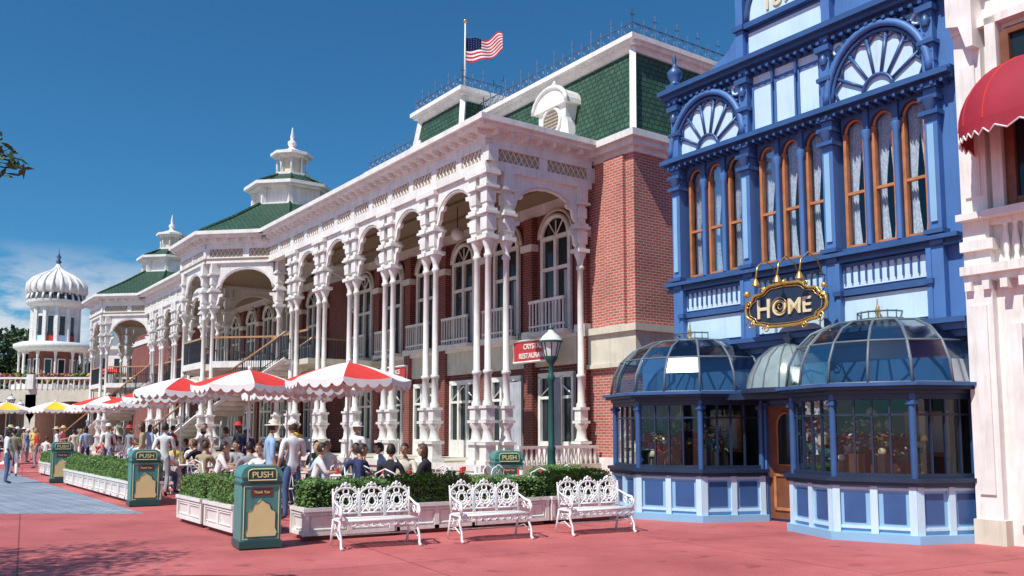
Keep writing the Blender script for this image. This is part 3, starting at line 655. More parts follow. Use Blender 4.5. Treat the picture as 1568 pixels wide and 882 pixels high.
def bay(cx,cy,Rb):
    P=[(cx-Rb*math.sin(pi*i/4),cy+Rb*math.cos(pi*i/4)) for i in range(5)]
    Q=lambda r:[(cx-r*math.sin(pi*i/4),cy+r*math.cos(pi*i/4)) for i in range(5)]
    def slab(r,z0,z1,mat):
        q=Q(r); bt.prism(q,'z',z0,z1,mat)
    slab(Rb+.10,0,.12,PALE2); slab(Rb,.12,.80,PALE2); slab(Rb+.09,.80,.86,NAVY2); slab(Rb+.13,.86,.92,NAVY2)
    for i in range(4):
        p=Vector(P[i]);q=Vector(P[i+1]);d=(q-p).normalized();L=(q-p).length
        n=Vector((d.y,-d.x)); mid=(p+q)/2
        if (mid-Vector((cx,cy))).dot(n)<0:n=-n
        def fb(u0,u1,z0,z1,o0,o1,mat):
            a=p+d*u0+n*o0;b=p+d*u1+n*o0;c=p+d*u1+n*o1;e=p+d*u0+n*o1
            bt.hexa([(*a,z0),(*b,z0),(*c,z0),(*e,z0)],[(*a,z1),(*b,z1),(*c,z1),(*e,z1)],mat)
        h=L/2
        for (u0,u1) in ((.07,h-.05),(h+.05,L-.07)):
            fb(u0+.07,u1-.07,.27,.70,0,.012,NAVY)
            fb(u0,u1,.18,.22,0,.03,PALE); fb(u0,u1,.74,.78,0,.03,PALE)
        for u in (.04,h,L-.04): fb(u-.05,u+.05,.12,.80,0,.045,PALE)
        for u in (.28*L,.5*L,.72*L): fb(u-.013,u+.013,.92,2.14,-.07,-.02,NAVY2)
        fb(0,L,1.82,1.85,-.07,-.02,NAVY2); fb(0,L,.92,.98,-.08,.0,NAVY2); fb(0,L,2.06,2.14,-.08,0,NAVY2)
        a=p-n*.045;b=q-n*.045
        bg.add([(*a,.92),(*b,.92),(*b,2.14),(*a,2.14)],[(0,1,2,3)],GLASS)
    for i,p in enumerate(Q(Rb-.03)):
        bt.lathe([(.05,.92),(.05,2.14)],(p[0],p[1]),NAVY,8); bt.cbox(p[0],p[1],.13,.13,1.98,2.04,NAVY)
    slab(Rb+.05,2.14,2.2,NAVY2); slab(Rb+.16,2.2,2.25,NAVY2); slab(Rb+.22,2.25,2.3,NAVY)
    Pf=halfdome(bt,bg,cx,cy,Rb+.05,2.3,1.05,8,.35,GLASSDOME,METALD,.022,5)
    slab(.38,3.33,3.39,METALD); 
    for i in range(9):
        t=pi*i/8; x,y=cx-.36*math.sin(t),cy+.36*math.cos(t); bt.tube([(x,y,3.39),(x,y,3.51)],.012,METALD,4)
    bt.tube([(cx-.36*math.sin(pi*i/8),cy+.36*math.cos(pi*i/8),3.49) for i in range(9)],.014,METALD,4)
    bt.lathe([(.06,0),(.03,.06),(.05,.12),(.02,.2),(.004,.34)],(cx-.1,cy,3.39),GOLD,8)
    bt.prism(Q(Rb-.12),'z',.921,.96,DARKB)
    rr=random.Random(int(cy*10))
    gm=[REDS,GOLD,TEALD,NAVY,WHC,CREAM,DOORW,TEAL,DARKB,LETTER]
    for k in range(46):
        th=rr.uniform(.1,pi-.1); r=rr.uniform(.2,Rb-.22); x,y=cx-r*math.sin(th),cy+r*math.cos(th); s_=rr.uniform(.25,.75)
        z=.96
        if rr.random()<.6:
            z=.96+rr.uniform(.1,.45); bt.box(x-.08,x+.08,y-.08,y+.08,.96,z,DOORW if rr.random()<.4 else DARKB)
        mt=rr.choice(gm); k3=rr.random()
        if k3<.4: bt.lathe([(.05*s_,0),(.1*s_,.08*s_),(.11*s_,.16*s_),(.04*s_,.26*s_),(.06*s_,.3*s_)],(x,y,z),mt,9)
        elif k3<.6: bt.ball((x,y,z+.06),.06,mt,10)
        elif k3<.8: bt.box(x-.07,x+.05,y-.05,y+.09,z,z+.1+.1*s_,mt)
        else: bt.lathe([(.05,0),(.015,.02),(.015,.16),(.09,.17),(.05,.27)],(x,y,z),mt,9)
        if rr.random()<.5:
            for q in range(60):
                v=Vector((rr.gauss(0,1),rr.gauss(0,1),rr.gauss(0,1))).normalized()*rr.uniform(.03,.2); c=Vector((x,y,z+.3))+v
                a=Vector((rr.gauss(0,1),rr.gauss(0,1),rr.gauss(0,1))).normalized()*.035; b=a.orthogonal().normalized()*.02
                bt.add([c-a,c+b,c+a,c-b],[(0,1,2,3)],rr.choice([HEDGE,LEAF,LEAF,LEAF,REDC,WHC]) )
    bt.box(cx+.2,cx+.25,cy-.9,cy-.2,1.2,1.9,WOOD); bt.box(cx+.19,cx+.2,cy-.83,cy-.27,1.27,1.83,CREAM)
    for zz in (1.3,1.6): bt.box(cx+.2,cx+.5,cy+.1,cy+1.0,zz,zz+.03,DOORW)
    for k in range(6):
        for zz in (1.33,1.63): bt.lathe([(.03,0),(.05,.07),(.02,.15)],(cx+.35,cy+.18+k*.14,zz),rr.choice(gm),8)
    bt.tube([(cx-.4,cy,2.2),(cx-.4,cy,1.95)],.01,GOLD,4); bt.lathe([(.12,0),(.05,.12),(.02,.14)],(cx-.4,cy,1.82),LETTER,10)
bay(13.10,8.13,1.44); bay(12.98,11.95,1.56)
bw.box(F-.18,F+.0,13.35,13.6,0,2.3,WALLB)
for mb in (bw,bt,bg): mb.v=[(v[0],MY(v[1]),MZ(v[2])) for v in mb.v]
obj('walls',bw.mesh('shop_walls'),S); obj('carved_trim_and_bays',bt.mesh('shop_trim'),S); obj('glazing_and_curtains',bg.mesh('shop_glass'),S)
gl=MB()
for y in (8.97,9.42,9.87):
    gl.tube([(F-.1,y,4.15),(F-.3,y,4.5),(F-.55,y,4.6),(F-.75,y,4.45),(F-.8,y,4.22)],.014,GOLD,6); gl.lathe([(.02,.1),(.05,.05),(.08,-.02)],(F-.8,y,4.14),GOLD,10,cap=False)
obj('gooseneck_lamps',gl.mesh('gooseneck_lamps'),S)
hs=root('hanging_shop_sign',W(F-.55,9.44,3.72),ANG); hs.scale=(.86,.86,.84)
m=MB()
def outline(sx,sz):
    o=[]
    for i in range(56):
        t=2*pi*i/56; c,s_=math.cos(t),math.sin(t)
        r=1+.05*math.cos(4*t)+.045*math.cos(8*t)
        u=math.copysign(abs(c)**.45,c)*sx*r; v=math.copysign(abs(s_)**.55,s_)*sz*r
        if s_>0 and abs(c)<.35: v+=.09*math.cos(c/.35*pi/2)
        o.append((u,v))
    return o
ol=outline(.88,.36)
m.prism(ol,'x',-.04,.04,NAVY2); m.tube([(-.05,u,v) for u,v in ol],.034,GOLD,6,closed=True); m.tube([(-.055,u*.9,v*.86) for u,v in ol],.010,GOLD,5,closed=True)
for u,v,r in ((.92,.36,.08),(-.92,.32,.06),(0,.5,.07)): m.ball((-.05,u,v),r,GOLD,10)
for sg in (-1,1):
    for (u,v,r0) in ((.82,-.3,.13),(.45,-.42,.09),(.88,.12,.1),(.5,.4,.08)):
        m.tube([(-.07,sg*u+r0*(1-q/22)*math.cos(q*.5),v+r0*(1-q/22)*math.sin(q*.5)) for q in range(20)],.014,GOLD,5)
m.tube([(-.08,.09+.2*(1-q/30)*math.cos(q*.55),.02+.2*(1-q/30)*math.sin(q*.55)) for q in range(26)],.011,GOLD,5)
for y in (-.6,.6): m.tube([(0,y,.35),(0,y,.62),(.5,y,.62)],.012,IRON,5)
obj('sign_board',m.mesh('home_sign'),hs)
text('letter_h','H',.56,(-.06,.50,-.02),XF,LETTER,hs,.015,.9); text('letters_ome','OME',.44,(-.06,-.17,-.03),XF,LETTER,hs,.015,1.0)

# ================================================================= WHITE BUILDING (right)
Wt=root('white_townhouse',(0,0,0),ANG); m=MB(); x=F-.12
m.box(x,x+5,-3,6.70,0,11.5,WHITE)
m.box(x-.14,x,6.3,6.68,0,11.5,WHITE); m.box(x-.2,x,6.25,6.695,0,.35,CREAM); m.box(x-.22,x,6.22,6.695,4.2,4.35,WHITE); m.box(x-.2,x,6.22,6.695,8.1,8.3,WHITE)
m.box(x-.17,x-.14,6.38,6.6,.7,3.4,WHITE); m.box(x-.17,x-.14,6.38,6.6,5.0,7.0,WHITE)
for o,z0,z1 in ((.15,3.75,3.85),(.25,3.85,3.98),(.1,4.55,4.65),(.3,4.65,4.75),(.3,8.5,8.65),(.5,8.65,8.85),(.2,8.3,8.5),(.18,7.5,7.62)): m.box(x-o,x,-3,6.697,z0,z1,WHITE)
for yc in (5.35,3.2,1.0):
    m.box(x-.03,x,yc-.62,yc+.62,4.9,7.3,GLASSD); 
    for yy in (yc-.62,yc,yc+.62): m.box(x-.1,x,yy-.06,yy+.06,4.8,7.35,DOORW)
    for z in (4.8,6.1,7.3): m.box(x-.09,x,yc-.62,yc+.62,z,z+.1,DOORW)
    m.box(x-.18,x,yc-.85,yc-.7,4.75,7.6,WHITE); m.box(x-.18,x,yc+.7,yc+.85,4.75,7.6,WHITE)
    m.box(x-.03,x,yc-.6,yc+.6,.9,2.9,GLASSD); m.box(x-.1,x,yc-.75,yc-.6,.3,3.1,WHITE); m.box(x-.1,x,yc+.6,yc+.75,.3,3.1,WHITE)
    for k in range(12): m.lathe([(.05,4.0),(.03,4.1),(.06,4.25),(.03,4.5),(.05,4.55)],(x-.08,yc-.75+k*.136),WHITE,6)
for y in [6.6-.25*k for k in range(38)]:
    m.box(x-.22,x,y-.05,y+.05,3.62,3.75,WHITE); m.box(x-.42,x,y-.05,y+.05,8.5,8.64,WHITE)
m.prism([(6.3,8.1),(6.68,8.1),(6.68,7.6),(6.5,7.55),(6.4,7.2),(6.3,7.2)],'x',x-.34,x-.14,WHITE)
m.v=[(v[0],v[1]-.17,v[2]) for v in m.v]
obj('walls_and_windows',m.mesh('white_townhouse_walls'),Wt)
aw=MB()
def awning(y0,y1,zb,h,d):
    n=10;c=[]
    k=24; yc=(y0+y1)/2; hw=(y1-y0)/2
    for j in range(n+1):
        t=pi/2*j/n
        row=[]
        for i in range(k+1):
            a=pi*i/k
            cx_=math.cos(a); sx_=math.sin(a)
            ux=abs(sx_)**.6; uy=math.copysign(abs(cx_)**.6,cx_)
            s_=math.cos(t)**.8 if j<n else .0
            row.append((x-d*ux*s_-.01,yc-hw*uy*max(s_,.12),zb+h*math.sin(t)))
        c.append(row)
    vs=[p for r in c for p in r]; fs=[(j*(k+1)+i,j*(k+1)+i+1,(j+1)*(k+1)+i+1,(j+1)*(k+1)+i) for j in range(n) for i in range(k)]
    aw.add(vs,fs,REDA,True)
    for i in range(k):
        p=Vector(c[0][i]);q=Vector(c[0][i+1]); 
        if (p-q).length<.02: continue
        mid=(p+q)/2
        aw.add([p,q,q-Vector((0,0,.14)),mid-Vector((0,0,.22)),p-Vector((0,0,.14))],[(0,1,2,3,4)],REDA)
        aw.tube([p-Vector((.0,0,.14)),mid-Vector((0,0,.22)),q-Vector((0,0,.14))],.012,WHC,4)
    for i in range(2,k,3): aw.tube([c[j][i] for j in range(n+1)],.012,REDC,4)
awning(4.1,6.27,5.8,1.0,1.15); awning(1.95,3.95,5.8,1.0,1.15)
obj('red_window_awnings',aw.mesh('red_window_awnings'),Wt)

# ================================================================= STREET FURNITURE
def bin_mesh():
    m=MB(); w=.31
    prof=[(-w,.06),(w,.06),(w,1.02)]+[(w-.14+.14*math.cos(t),1.02+.16*math.sin(t)) for t in [pi/2*i/6 for i in range(1,7)]]+[(-w+.14-.14*math.sin(t),1.02+.16*math.cos(t)) for t in [pi/2*i/6 for i in range(0,7)]]
    m.prism(prof,'y',-.28,.28,TEAL)
    p2=[(u*1.05,.62+(v-.62)*1.03) for u,v in prof]
    m.prism([(u,v) for u,v in p2 if v>.98]+[],'y',-.30,.30,TEAL)
    m.box(-w-.02,w+.02,-.30,.30,.02,.12,TEALD)
    m.box(-w-.015,w+.015,-.295,.295,.93,.96,TEALD)
    fl=[(-.22,.99),(.22,.99),(.22,1.10)]+[(.22-.06+.06*math.cos(t),1.10+.05*math.sin(t)) for t in (pi/6,pi/3,pi/2)]+[(-.16,1.15),(-.21,1.13),(-.22,1.10)]
    m.prism(fl,'y',-.318,-.30,TEALD); m.tube([(u,-.318,v) for u,v in fl],.008,YELL,4,closed=True)
    pn=[(-.22,.18),(.22,.18),(.25,.24),(.22,.30),(.22,.54),(.15,.57),(.12,.65),(.06,.67),(0,.72),(-.06,.67),(-.12,.65),(-.15,.57),(-.22,.54),(-.22,.30),(-.25,.24)]
    m.prism(pn,'y',-.292,-.28,YELL); m.tube([(u,-.292,v) for u,v in pn],.007,TEALD,4,closed=True)
    m.tube([(u,-.284,v) for u,v in ((-.27,.15),(.27,.15),(.27,.90),(-.27,.90))],.008,YELL,4,closed=True)
    m.box(-.17,.17,-.288,-.28,.76,.87,TERRA)
    return m.mesh('bin_body')
BINM=bin_mesh()
def put_bin(b,a,rot=ANG,s=.95):
    r=root('trash_can',W(b,a),rot); r.scale=(s*.92,s,s)
    obj('body',BINM,r)
    text('push_lettering','PUSH',.12,(0,-.322,1.065),YF,YELL,r,.004,1.15)
    text('thank_you_lettering','Thank You',.055,(0,-.291,.815),YF,YELL,r,.003)
put_bin(4.36,12.12,ANG-.14,.94); put_bin(4.75,20.2,ANG-.1,1); put_bin(4.75,30.6,ANG-.1,1.05); put_bin(10.45,14.75,ANG-.4,1)

def leafbox(m,x0,x1,y0,y1,z0,z1,n,size,mat,rr):
    for _ in range(n):
        lx=x1-x0; ly=y1-y0; lz=z1-z0
        areas=[lx*ly,lx*lz,lx*lz,ly*lz,ly*lz]; t=rr.uniform(0,sum(areas)); k=0
        while t>areas[k]: t-=areas[k];k+=1
        u=rr.uniform(x0,x1);v=rr.uniform(y0,y1);w_=rr.uniform(z0,z1); j=rr.gauss(0,.022)
        c=[Vector((u,v,z1+j)),Vector((u,y0+j,w_)),Vector((u,y1+j,w_)),Vector((x0+j,v,w_)),Vector((x1+j,v,w_))][k]
        c.z+=.03*math.sin(u*9+v*5)+.025*math.sin(u*23)
        a=Vector((rr.gauss(0,1),rr.gauss(0,1),rr.gauss(0,1))).normalized(); b=a.orthogonal().normalized(); s_=size*rr.uniform(.6,1.3)
        m.add([c-a*s_,c+b*s_*.6,c+a*s_,c-b*s_*.6],[(0,1,2,3)],mat)
def planter_meshes(seed):
    rr=random.Random(seed)
    m=MB(); L=.68;D=.3
    m.box(-L+.05,L-.05,-D+.05,D-.05,0,.07,TERRA); 
    m.hexa([(-L+.03,-D+.03,.07),(L-.03,-D+.03,.07),(L-.03,D-.03,.07),(-L+.03,D-.03,.07)],[(-L,-D,.42),(L,-D,.42),(L,D,.42),(-L,D,.42)],WHITE)
    m.box(-L-.04,L+.04,-D-.04,D+.04,.42,.475,WHITE); m.box(-L-.015,L+.015,-D-.015,D+.015,.07,.125,WHITE); m.box(-L-.02,L+.02,-D-.02,D+.02,.37,.395,WHITE)
    for sg in (-1,1):
        for u0,u1 in ((-L+.08,-.06),(.06,L-.08)):
            m.tube([(u0,sg*(D-.008),.16),(u1,sg*(D-.008),.16),(u1,sg*(D+.0),.34),(u0,sg*(D+.0),.34)],.014,WHITE,4,closed=True)
        m.tube([(sg*(L-.008),-D+.08,.16),(sg*(L-.008),D-.08,.16),(sg*L,D-.08,.34),(sg*L,-D+.08,.34)],.014,WHITE,4,closed=True)
        for u in (-L,0,L): m.box(u-.04,u+.04,sg*D-.015,sg*D+.015,.07,.42,WHITE)
    a=m.mesh('planter_box')
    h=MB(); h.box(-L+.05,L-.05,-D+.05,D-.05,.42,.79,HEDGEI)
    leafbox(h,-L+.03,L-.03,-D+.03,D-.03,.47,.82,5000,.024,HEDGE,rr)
    return a,h.mesh('clipped_hedge',uv=False)
PLM=[planter_meshes(i) for i in range(3)]
def put_planter(loc,rot,i):
    r=root('hedge_planter',loc,rot); a,h=PLM[i%3]; obj('planter_box',a,r); o=obj('clipped_hedge',h,r); o.scale=(1,1,1+.05*math.sin(i*2.3))
fa=math.radians(33); ca_,sa_=math.cos(fa),math.sin(fa)
for k in range(4):
    t=.72+1.46*k; put_planter((-3.02+ca_*t-sa_*.3,12.98+sa_*t+ca_*.3,0),fa+(pi if k%2 else 0)+.02*(k-1.5),k)
for k in range(2): put_planter(W(4.75,14.1+1.6*k),ANG+pi/2,k+1)
for k in range(6): put_planter(W(4.95,21.4+1.45*k),ANG+pi/2,k)
for k in range(4): put_planter(W(5.3,31.9+1.45*k),ANG+pi/2,k+2)
put_planter(W(10.9,13.6),ANG+.3,1)

def bench_mesh():
    m=MB(); w=.62; WH=WHITE2
    for i in range(9): m.box(-w,w,-.2+i*.045,-.2+i*.045+.028,.415,.432,WH)
    for i in range(13): u=-w+i*2*w/12; m.box(u-.01,u+.01,-.2,.2,.405,.4149,WH)
    m.tube([(-w,-.21,.42),(w,-.21,.42)],.022,WH,6); m.tube([(-w,.2,.42),(w,.2,.42)],.02,WH,6)
    for i in range(10):
        u=-w+.062+i*.1295; m.tube([(u+.06*math.cos(pi*q/6),-.21,.405-.07*math.sin(pi*q/6)) for q in range(7)],.011,WH,4)
        m.tube([(u+.03*math.cos(pi*q/6),-.21,.40-.05*math.sin(pi*q/6)) for q in range(7)],.009,WH,4)
    def BK(u,z): return (u,.2+.14*(z-.42),z)
    pw=2*w/3
    for k in range(3):
        c=-w+pw*(k+.5); h=pw/2-.01
        fr=[(c-h,.44),(c-h,.74)]+[(c-h*math.cos(pi*q/8),.76+.13*math.sin(pi*q/8)) for q in range(9)]+[(c+h,.74),(c+h,.44)]
        m.tube([BK(*p) for p in fr],.017,WH,6)
        m.tube([BK(c-h,.5),BK(c+h,.5)],.013,WH,5)
        for rr_,zz in ((.10,.68),(.06,.68),(.045,.83)): m.tube([BK(c+rr_*math.cos(2*pi*q/14),zz+rr_*1.15*math.sin(2*pi*q/14)) for q in range(14)],.012,WH,4,closed=True)
        for sg in (-1,1):
            for (uu,zz,r0) in ((.13,.58,.05),(.14,.76,.045),(.06,.55,.04),(.15,.66,.03)):
                m.tube([BK(c+sg*(uu+r0*(1-q/16)*math.cos(q*.6)),zz+r0*(1-q/16)*math.sin(q*.6)) for q in range(13)],.011,WH,4)
            m.tube([BK(c+sg*.02,.5),BK(c+sg*.16,.64),BK(c+sg*.18,.8),BK(c+sg*.08,.88)],.011,WH,4)
            m.tube([BK(c+sg*.18,.5),BK(c+sg*.08,.6),BK(c+sg*.02,.78)],.011,WH,4)
        for q in range(8):
            t=2*pi*q/8; m.tube([BK(c+.06*math.cos(t),.68+.07*math.sin(t)),BK(c+.1*math.cos(t),.68+.115*math.sin(t))],.010,WH,4)
        m.tube([BK(c-.09,.88),BK(c-.05,.945),BK(c,.91),BK(c+.05,.945),BK(c+.09,.88)],.018,WH,5); m.ball(BK(c,.955),.028,WH,8)
        for sg in (-1,1): m.tube([BK(c+sg*.1,.86),BK(c+sg*.14,.90),BK(c+sg*.17,.85)],.014,WH,5)
    for u in (-w,-w/3,w/3,w): m.ball(BK(u,.86),.022,WH,8); m.tube([BK(u,.44),BK(u,.86)],.016,WH,6)
    for sg in (-1,1):
        u=sg*w
        m.tube([(u,.32,.0),(u,.27,.2),(u,.2,.42)],[.026,.02,.02],WH,6)
        m.tube([(u,-.33,.015),(u,-.27,.05),(u,-.27,.16),(u,-.17,.30),(u,-.2,.42)],[.03,.022,.018,.022,.024],WH,6)
        m.tube([(u,-.24,.43),(u,-.27,.55),(u,-.2,.62),(u,-.05,.64),(u,.1,.68),(u,.24,.72)],[.02,.022,.024,.02,.018,.016],WH,6)
        m.tube([(u,-.16+.06*(1-q/16)*math.cos(q*.6),.53+.06*(1-q/16)*math.sin(q*.6)) for q in range(13)],.011,WH,4)
        m.tube([(u,.0+.07*(1-q/16)*math.cos(q*.6),.54+.07*(1-q/16)*math.sin(q*.6)) for q in range(13)],.011,WH,4)
        m.tube([(u,-.2,.14),(u,0,.22),(u,.27,.16)],.013,WH,5)
        for q0 in (-.1,.1): m.tube([(u,q0+.06*math.cos(q*.6)*(1-q/16),.3+.06*math.sin(q*.6)*(1-q/16)) for q in range(13)],.010,WH,4)
    m.tube([(-w,.28,.16),(w,.28,.16)],.012,WH,5)
    return m.mesh('garden_bench')
BM=bench_mesh()
for (x_,y_,a_) in ((-1.90,12.50,26),(-.32,13.25,26),(1.32,14.10,26)):
    o=obj('ornate_garden_bench',BM,None,(x_,y_,0),math.radians(a_)); o.scale=(.90,.9,.90)

lp=MB()
lp.lathe([(.2,0),(.2,.12),(.15,.2),(.15,.55),(.18,.6),(.12,.68),(.085,.9),(.075,1.2),(.09,1.24),(.065,1.3),(.055,2.6),(.08,2.64),(.08,2.7),(.05,2.76),(.05,2.95),(.09,3.0),(.14,3.08),(.14,3.12)],(0,0),TEALD,12)
lp.lathe([(.12,3.12),(.19,3.40)],(0,0),LAMPG,8,smooth=False)
for i in range(8):
    t=2*pi*i/8; lp.tube([(.125*math.cos(t),.125*math.sin(t),3.12),(.195*math.cos(t),.195*math.sin(t),3.40)],.012,TEALD,4)
lp.lathe([(.25,3.40),(.25,3.44)],(0,0),TEALD,10); lp.lathe([(.24,3.44),(.17,3.54),(.07,3.62),(.05,3.66)],(0,0),LAMPG,10); lp.lathe([(.05,3.66),(.06,3.7),(.02,3.74),(.005,3.82)],(0,0),TEALD,8)
lp.tube([(-.22,0,2.85),(.22,0,2.85)],.012,TEALD,5)
LPM=lp.mesh('street_lamp'); obj('street_lamp',LPM,None,(.80,18.0,0)); obj('street_lamp',LPM,None,(-29.5,52,0)); obj('street_lamp',LPM,None,(-34.5,62,0)) 

def umb_mesh(cA_,cB_,seed):
    m=MB(); n=8; Rr=1.26; zt=2.98; ze=2.62
    sub=4
    for i in range(n):
        mt=cA_ if i%2==0 else cB_
        rows=[]
        for j in range(6):
            f=j/5; row=[]
            for k in range(sub+1):
                t0=2*pi*i/n;t1=2*pi*(i+1)/n;f2=k/sub
                p0=Vector((math.cos(t0),math.sin(t0)));p1=Vector((math.cos(t1),math.sin(t1)))
                p=p0.lerp(p1,f2)*Rr*f
                z=zt-(zt-ze)*(f**1.3)-.05*math.sin(pi*f2)*f
                row.append((p.x,p.y,z))
            rows.append(row)
        vs=[p for r in rows for p in r]; fs=[(j*(sub+1)+k,j*(sub+1)+k+1,(j+1)*(sub+1)+k+1,(j+1)*(sub+1)+k) for j in range(5) for k in range(sub)]
        m.add(vs,fs,mt,True)
        e=rows[-1]
        for k in range(sub):
            p=Vector(e[k]);q=Vector(e[k+1]);mid=(p+q)/2
            m.add([p,q,q-Vector((0,0,.08)),q.lerp(p,.25)-Vector((0,0,.145)),mid-Vector((0,0,.165)),p.lerp(q,.25)-Vector((0,0,.145)),p-Vector((0,0,.08))],[(0,1,2,3,4,5,6)],WHC)
        t0=2*pi*i/n; m.tube([(0,0,zt-.03),(Rr*math.cos(t0),Rr*math.sin(t0),ze-.02)],.012,WHITE2,4); m.tube([(0,0,zt-.5),(Rr*.5*math.cos(t0),Rr*.5*math.sin(t0),zt-.2)],.008,WHITE2,4)
    m.ball((0,0,zt+.04),.05,WHITE2,8)
    m.tube([(0,0,.05),(0,0,zt)],.022,WHITE2,8); m.lathe([(.25,0),(.25,.05),(.06,.1)],(0,0),WHITE2,12)
    return m.mesh('patio_umbrella')
UR=umb_mesh(REDC,WHC,1); UY=umb_mesh(YEC,WHC,2); UW=umb_mesh(WHC,WHC,3)
tb=MB(); tb.lathe([(.44,.70),(.46,.715),(.46,.735),(.43,.745)],(0,0),WHITE2,20); tb.lathe([(.26,0),(.24,.03),(.05,.06),(.045,.35),(.07,.4),(.045,.45),(.045,.68),(.12,.70)],(0,0),WHITE2,10)
for k in range(4):
    t=k*1.6+.5; tb.lathe([(.035,.745),(.045,.86)],(.26*math.cos(t),.26*math.sin(t)),REDC if k%2 else WHC,8)
tb.box(-.15,.1,-.3,-.12,.747,.765,CEIL)
TBM=tb.mesh('cafe_table')
ch=MB()
ch.lathe([(.19,.44),(.205,.45),(.19,.462)],(0,0),WHITE2,14)
for sx in (-1,1):
    ch.tube([(sx*.13,.13,.44),(sx*.19,.2,0)],.012,WHITE2,5); ch.tube([(sx*.13,-.13,.44),(sx*.19,-.22,0)],.012,WHITE2,5)
    ch.tube([(sx*.16,-.15,.45),(sx*.2,-.2,.65),(sx*.17,-.23,.85),(0,-.24,.93)],.014,WHITE2,5)
    ch.tube([(0,-.19,.5),(sx*.1,-.21,.66),(sx*.11,-.22,.78),(sx*.05,-.225,.83),(0,-.22,.76)],.011,WHITE2,5)
    ch.tube([(sx*.05+.04*(1-q/14)*math.cos(q*.7)*sx,-.205,.6+.04*(1-q/14)*math.sin(q*.7)) for q in range(11)],.008,WHITE2,4)
ch.tube([(.17*math.cos(2*pi*i/12),.17*math.sin(2*pi*i/12),.2) for i in range(12)],.008,WHITE2,4,closed=True)
CHM=ch.mesh('cafe_chair')

# ================================================================= PEOPLE
SK=[paint('skin_light',(.55,.33,.23),.55,.08),paint('skin_tan',(.38,.2,.12),.55,.08),paint('skin_dark',(.16,.08,.05),.55,.08)]
HR=[paint('hair_dark',(.02,.014,.01),.6,.3,30),paint('hair_brown',(.08,.04,.02),.6,.3,30),paint('hair_blond',(.35,.23,.1),.6,.3,30)]
def cloth(n,c): return paint('cloth_'+n,c,.85,.15,7)
CL=dict(white=cloth('white',(.78,.78,.76)),blue=cloth('blue',(.08,.2,.5)),sky=cloth('sky_blue',(.35,.5,.7)),red=cloth('red',(.55,.04,.04)),black=cloth('black',(.02,.02,.025)),navy=cloth('navy',(.025,.04,.12)),khaki=cloth('khaki',(.4,.32,.2)),green=cloth('green',(.08,.25,.12)),pink=cloth('pink',(.65,.25,.3)),denim=cloth('denim',(.08,.13,.25)),grey=cloth('grey',(.3,.3,.32)),straw=cloth('straw',(.62,.5,.28)),cream=cloth('cream',(.7,.62,.5)),yellow=cloth('yellow',(.7,.55,.1)))
SHOE=paint('shoe_leather',(.05,.04,.035),.5,.2)
PH=[bpy.data.materials.new('slot%d'%i) for i in range(7)]
def pose(kind):
    J={}
    if kind in('stand','walk','stand_cup'):
        J=dict(pel=(0,0,.95),wst=(0,.005,1.08),chs=(0,-.01,1.28),ucs=(0,-.015,1.42),nk=(0,-.01,1.50),hd=(0,.01,1.57))
        for s,k in ((-1,'l'),(1,'r')):
            J[k+'sh']=(s*.17,-.015,1.42);J[k+'el']=(s*.235,-.04,1.14);J[k+'wr']=(s*.245,.06,.90);J[k+'ha']=(s*.24,.085,.82)
            J[k+'hp']=(s*.095,0,.90);J[k+'kn']=(s*.11,.025,.50);J[k+'an']=(s*.115,-.02,.085);J[k+'to']=(s*.14,.14,.035)
        if kind=='walk':
            J['lkn']=(-.1,.16,.52);J['lan']=(-.1,.20,.11);J['lto']=(-.11,.36,.06);J['rkn']=(.1,-.03,.5);J['ran']=(.1,-.27,.14);J['rto']=(.11,-.13,.035)
            J['lel']=(-.23,-.14,1.16);J['lwr']=(-.22,-.16,.92);J['lha']=(-.215,-.14,.84);J['rel']=(.23,.04,1.15);J['rwr']=(.21,.22,.99);J['rha']=(.2,.29,.95)
        if kind=='stand_cup':
            J['rel']=(.24,.02,1.15);J['rwr']=(.14,.24,1.2);J['rha']=(.1,.30,1.23)
    else:
        lean=.0 if kind=='sit' else .14
        J=dict(pel=(0,0,.55),wst=(0,.01+lean*.3,.68),chs=(0,.0+lean*.7,.86),ucs=(0,lean,.99),nk=(0,lean+.02,1.07),hd=(0,lean+.05,1.14))
        for s,k in ((-1,'l'),(1,'r')):
            J[k+'sh']=(s*.17,lean,.99);J[k+'hp']=(s*.1,.03,.53);J[k+'kn']=(s*.13,.43,.52);J[k+'an']=(s*.13,.40,.085);J[k+'to']=(s*.15,.56,.035)
            J[k+'el']=(s*.25,.12+lean,.76);J[k+'wr']=(s*.16,.35+lean*.6,.79);J[k+'ha']=(s*.12,.42+lean*.6,.79)
        if kind=='sit':
            J['rel']=(.25,.02,.74);J['rwr']=(.2,.26,.62);J['rha']=(.18,.33,.60)
        if kind=='sit_drink':
            J['rel']=(.26,.16,.80);J['rwr']=(.12,.30,1.02);J['rha']=(.08,.33,1.09)
    return J
RAD=dict(pel=(.145,.11),wst=(.125,.095),chs=(.145,.105),ucs=(.12,.085),nk=(.055,.055),hd=(.05,.055),sh=(.07,.065),el=(.043,.043),wr=(.029,.025),ha=(.036,.018),hp=(.088,.09),kn=(.058,.06),an=(.04,.045),to=(.038,.028))
ED=[('pel','wst','s'),('wst','chs','s'),('chs','ucs','s'),('ucs','nk','s'),('nk','hd','k')]
for k in 'lr': ED+=[('ucs',k+'sh','s'),(k+'sh',k+'el','s'),(k+'el',k+'wr','k'),(k+'wr',k+'ha','k'),('pel',k+'hp','p'),(k+'hp',k+'kn','p'),(k+'kn',k+'an','p'),(k+'an',k+'to','o')]
LAB={'k':0,'s':1,'p':2,'o':3}
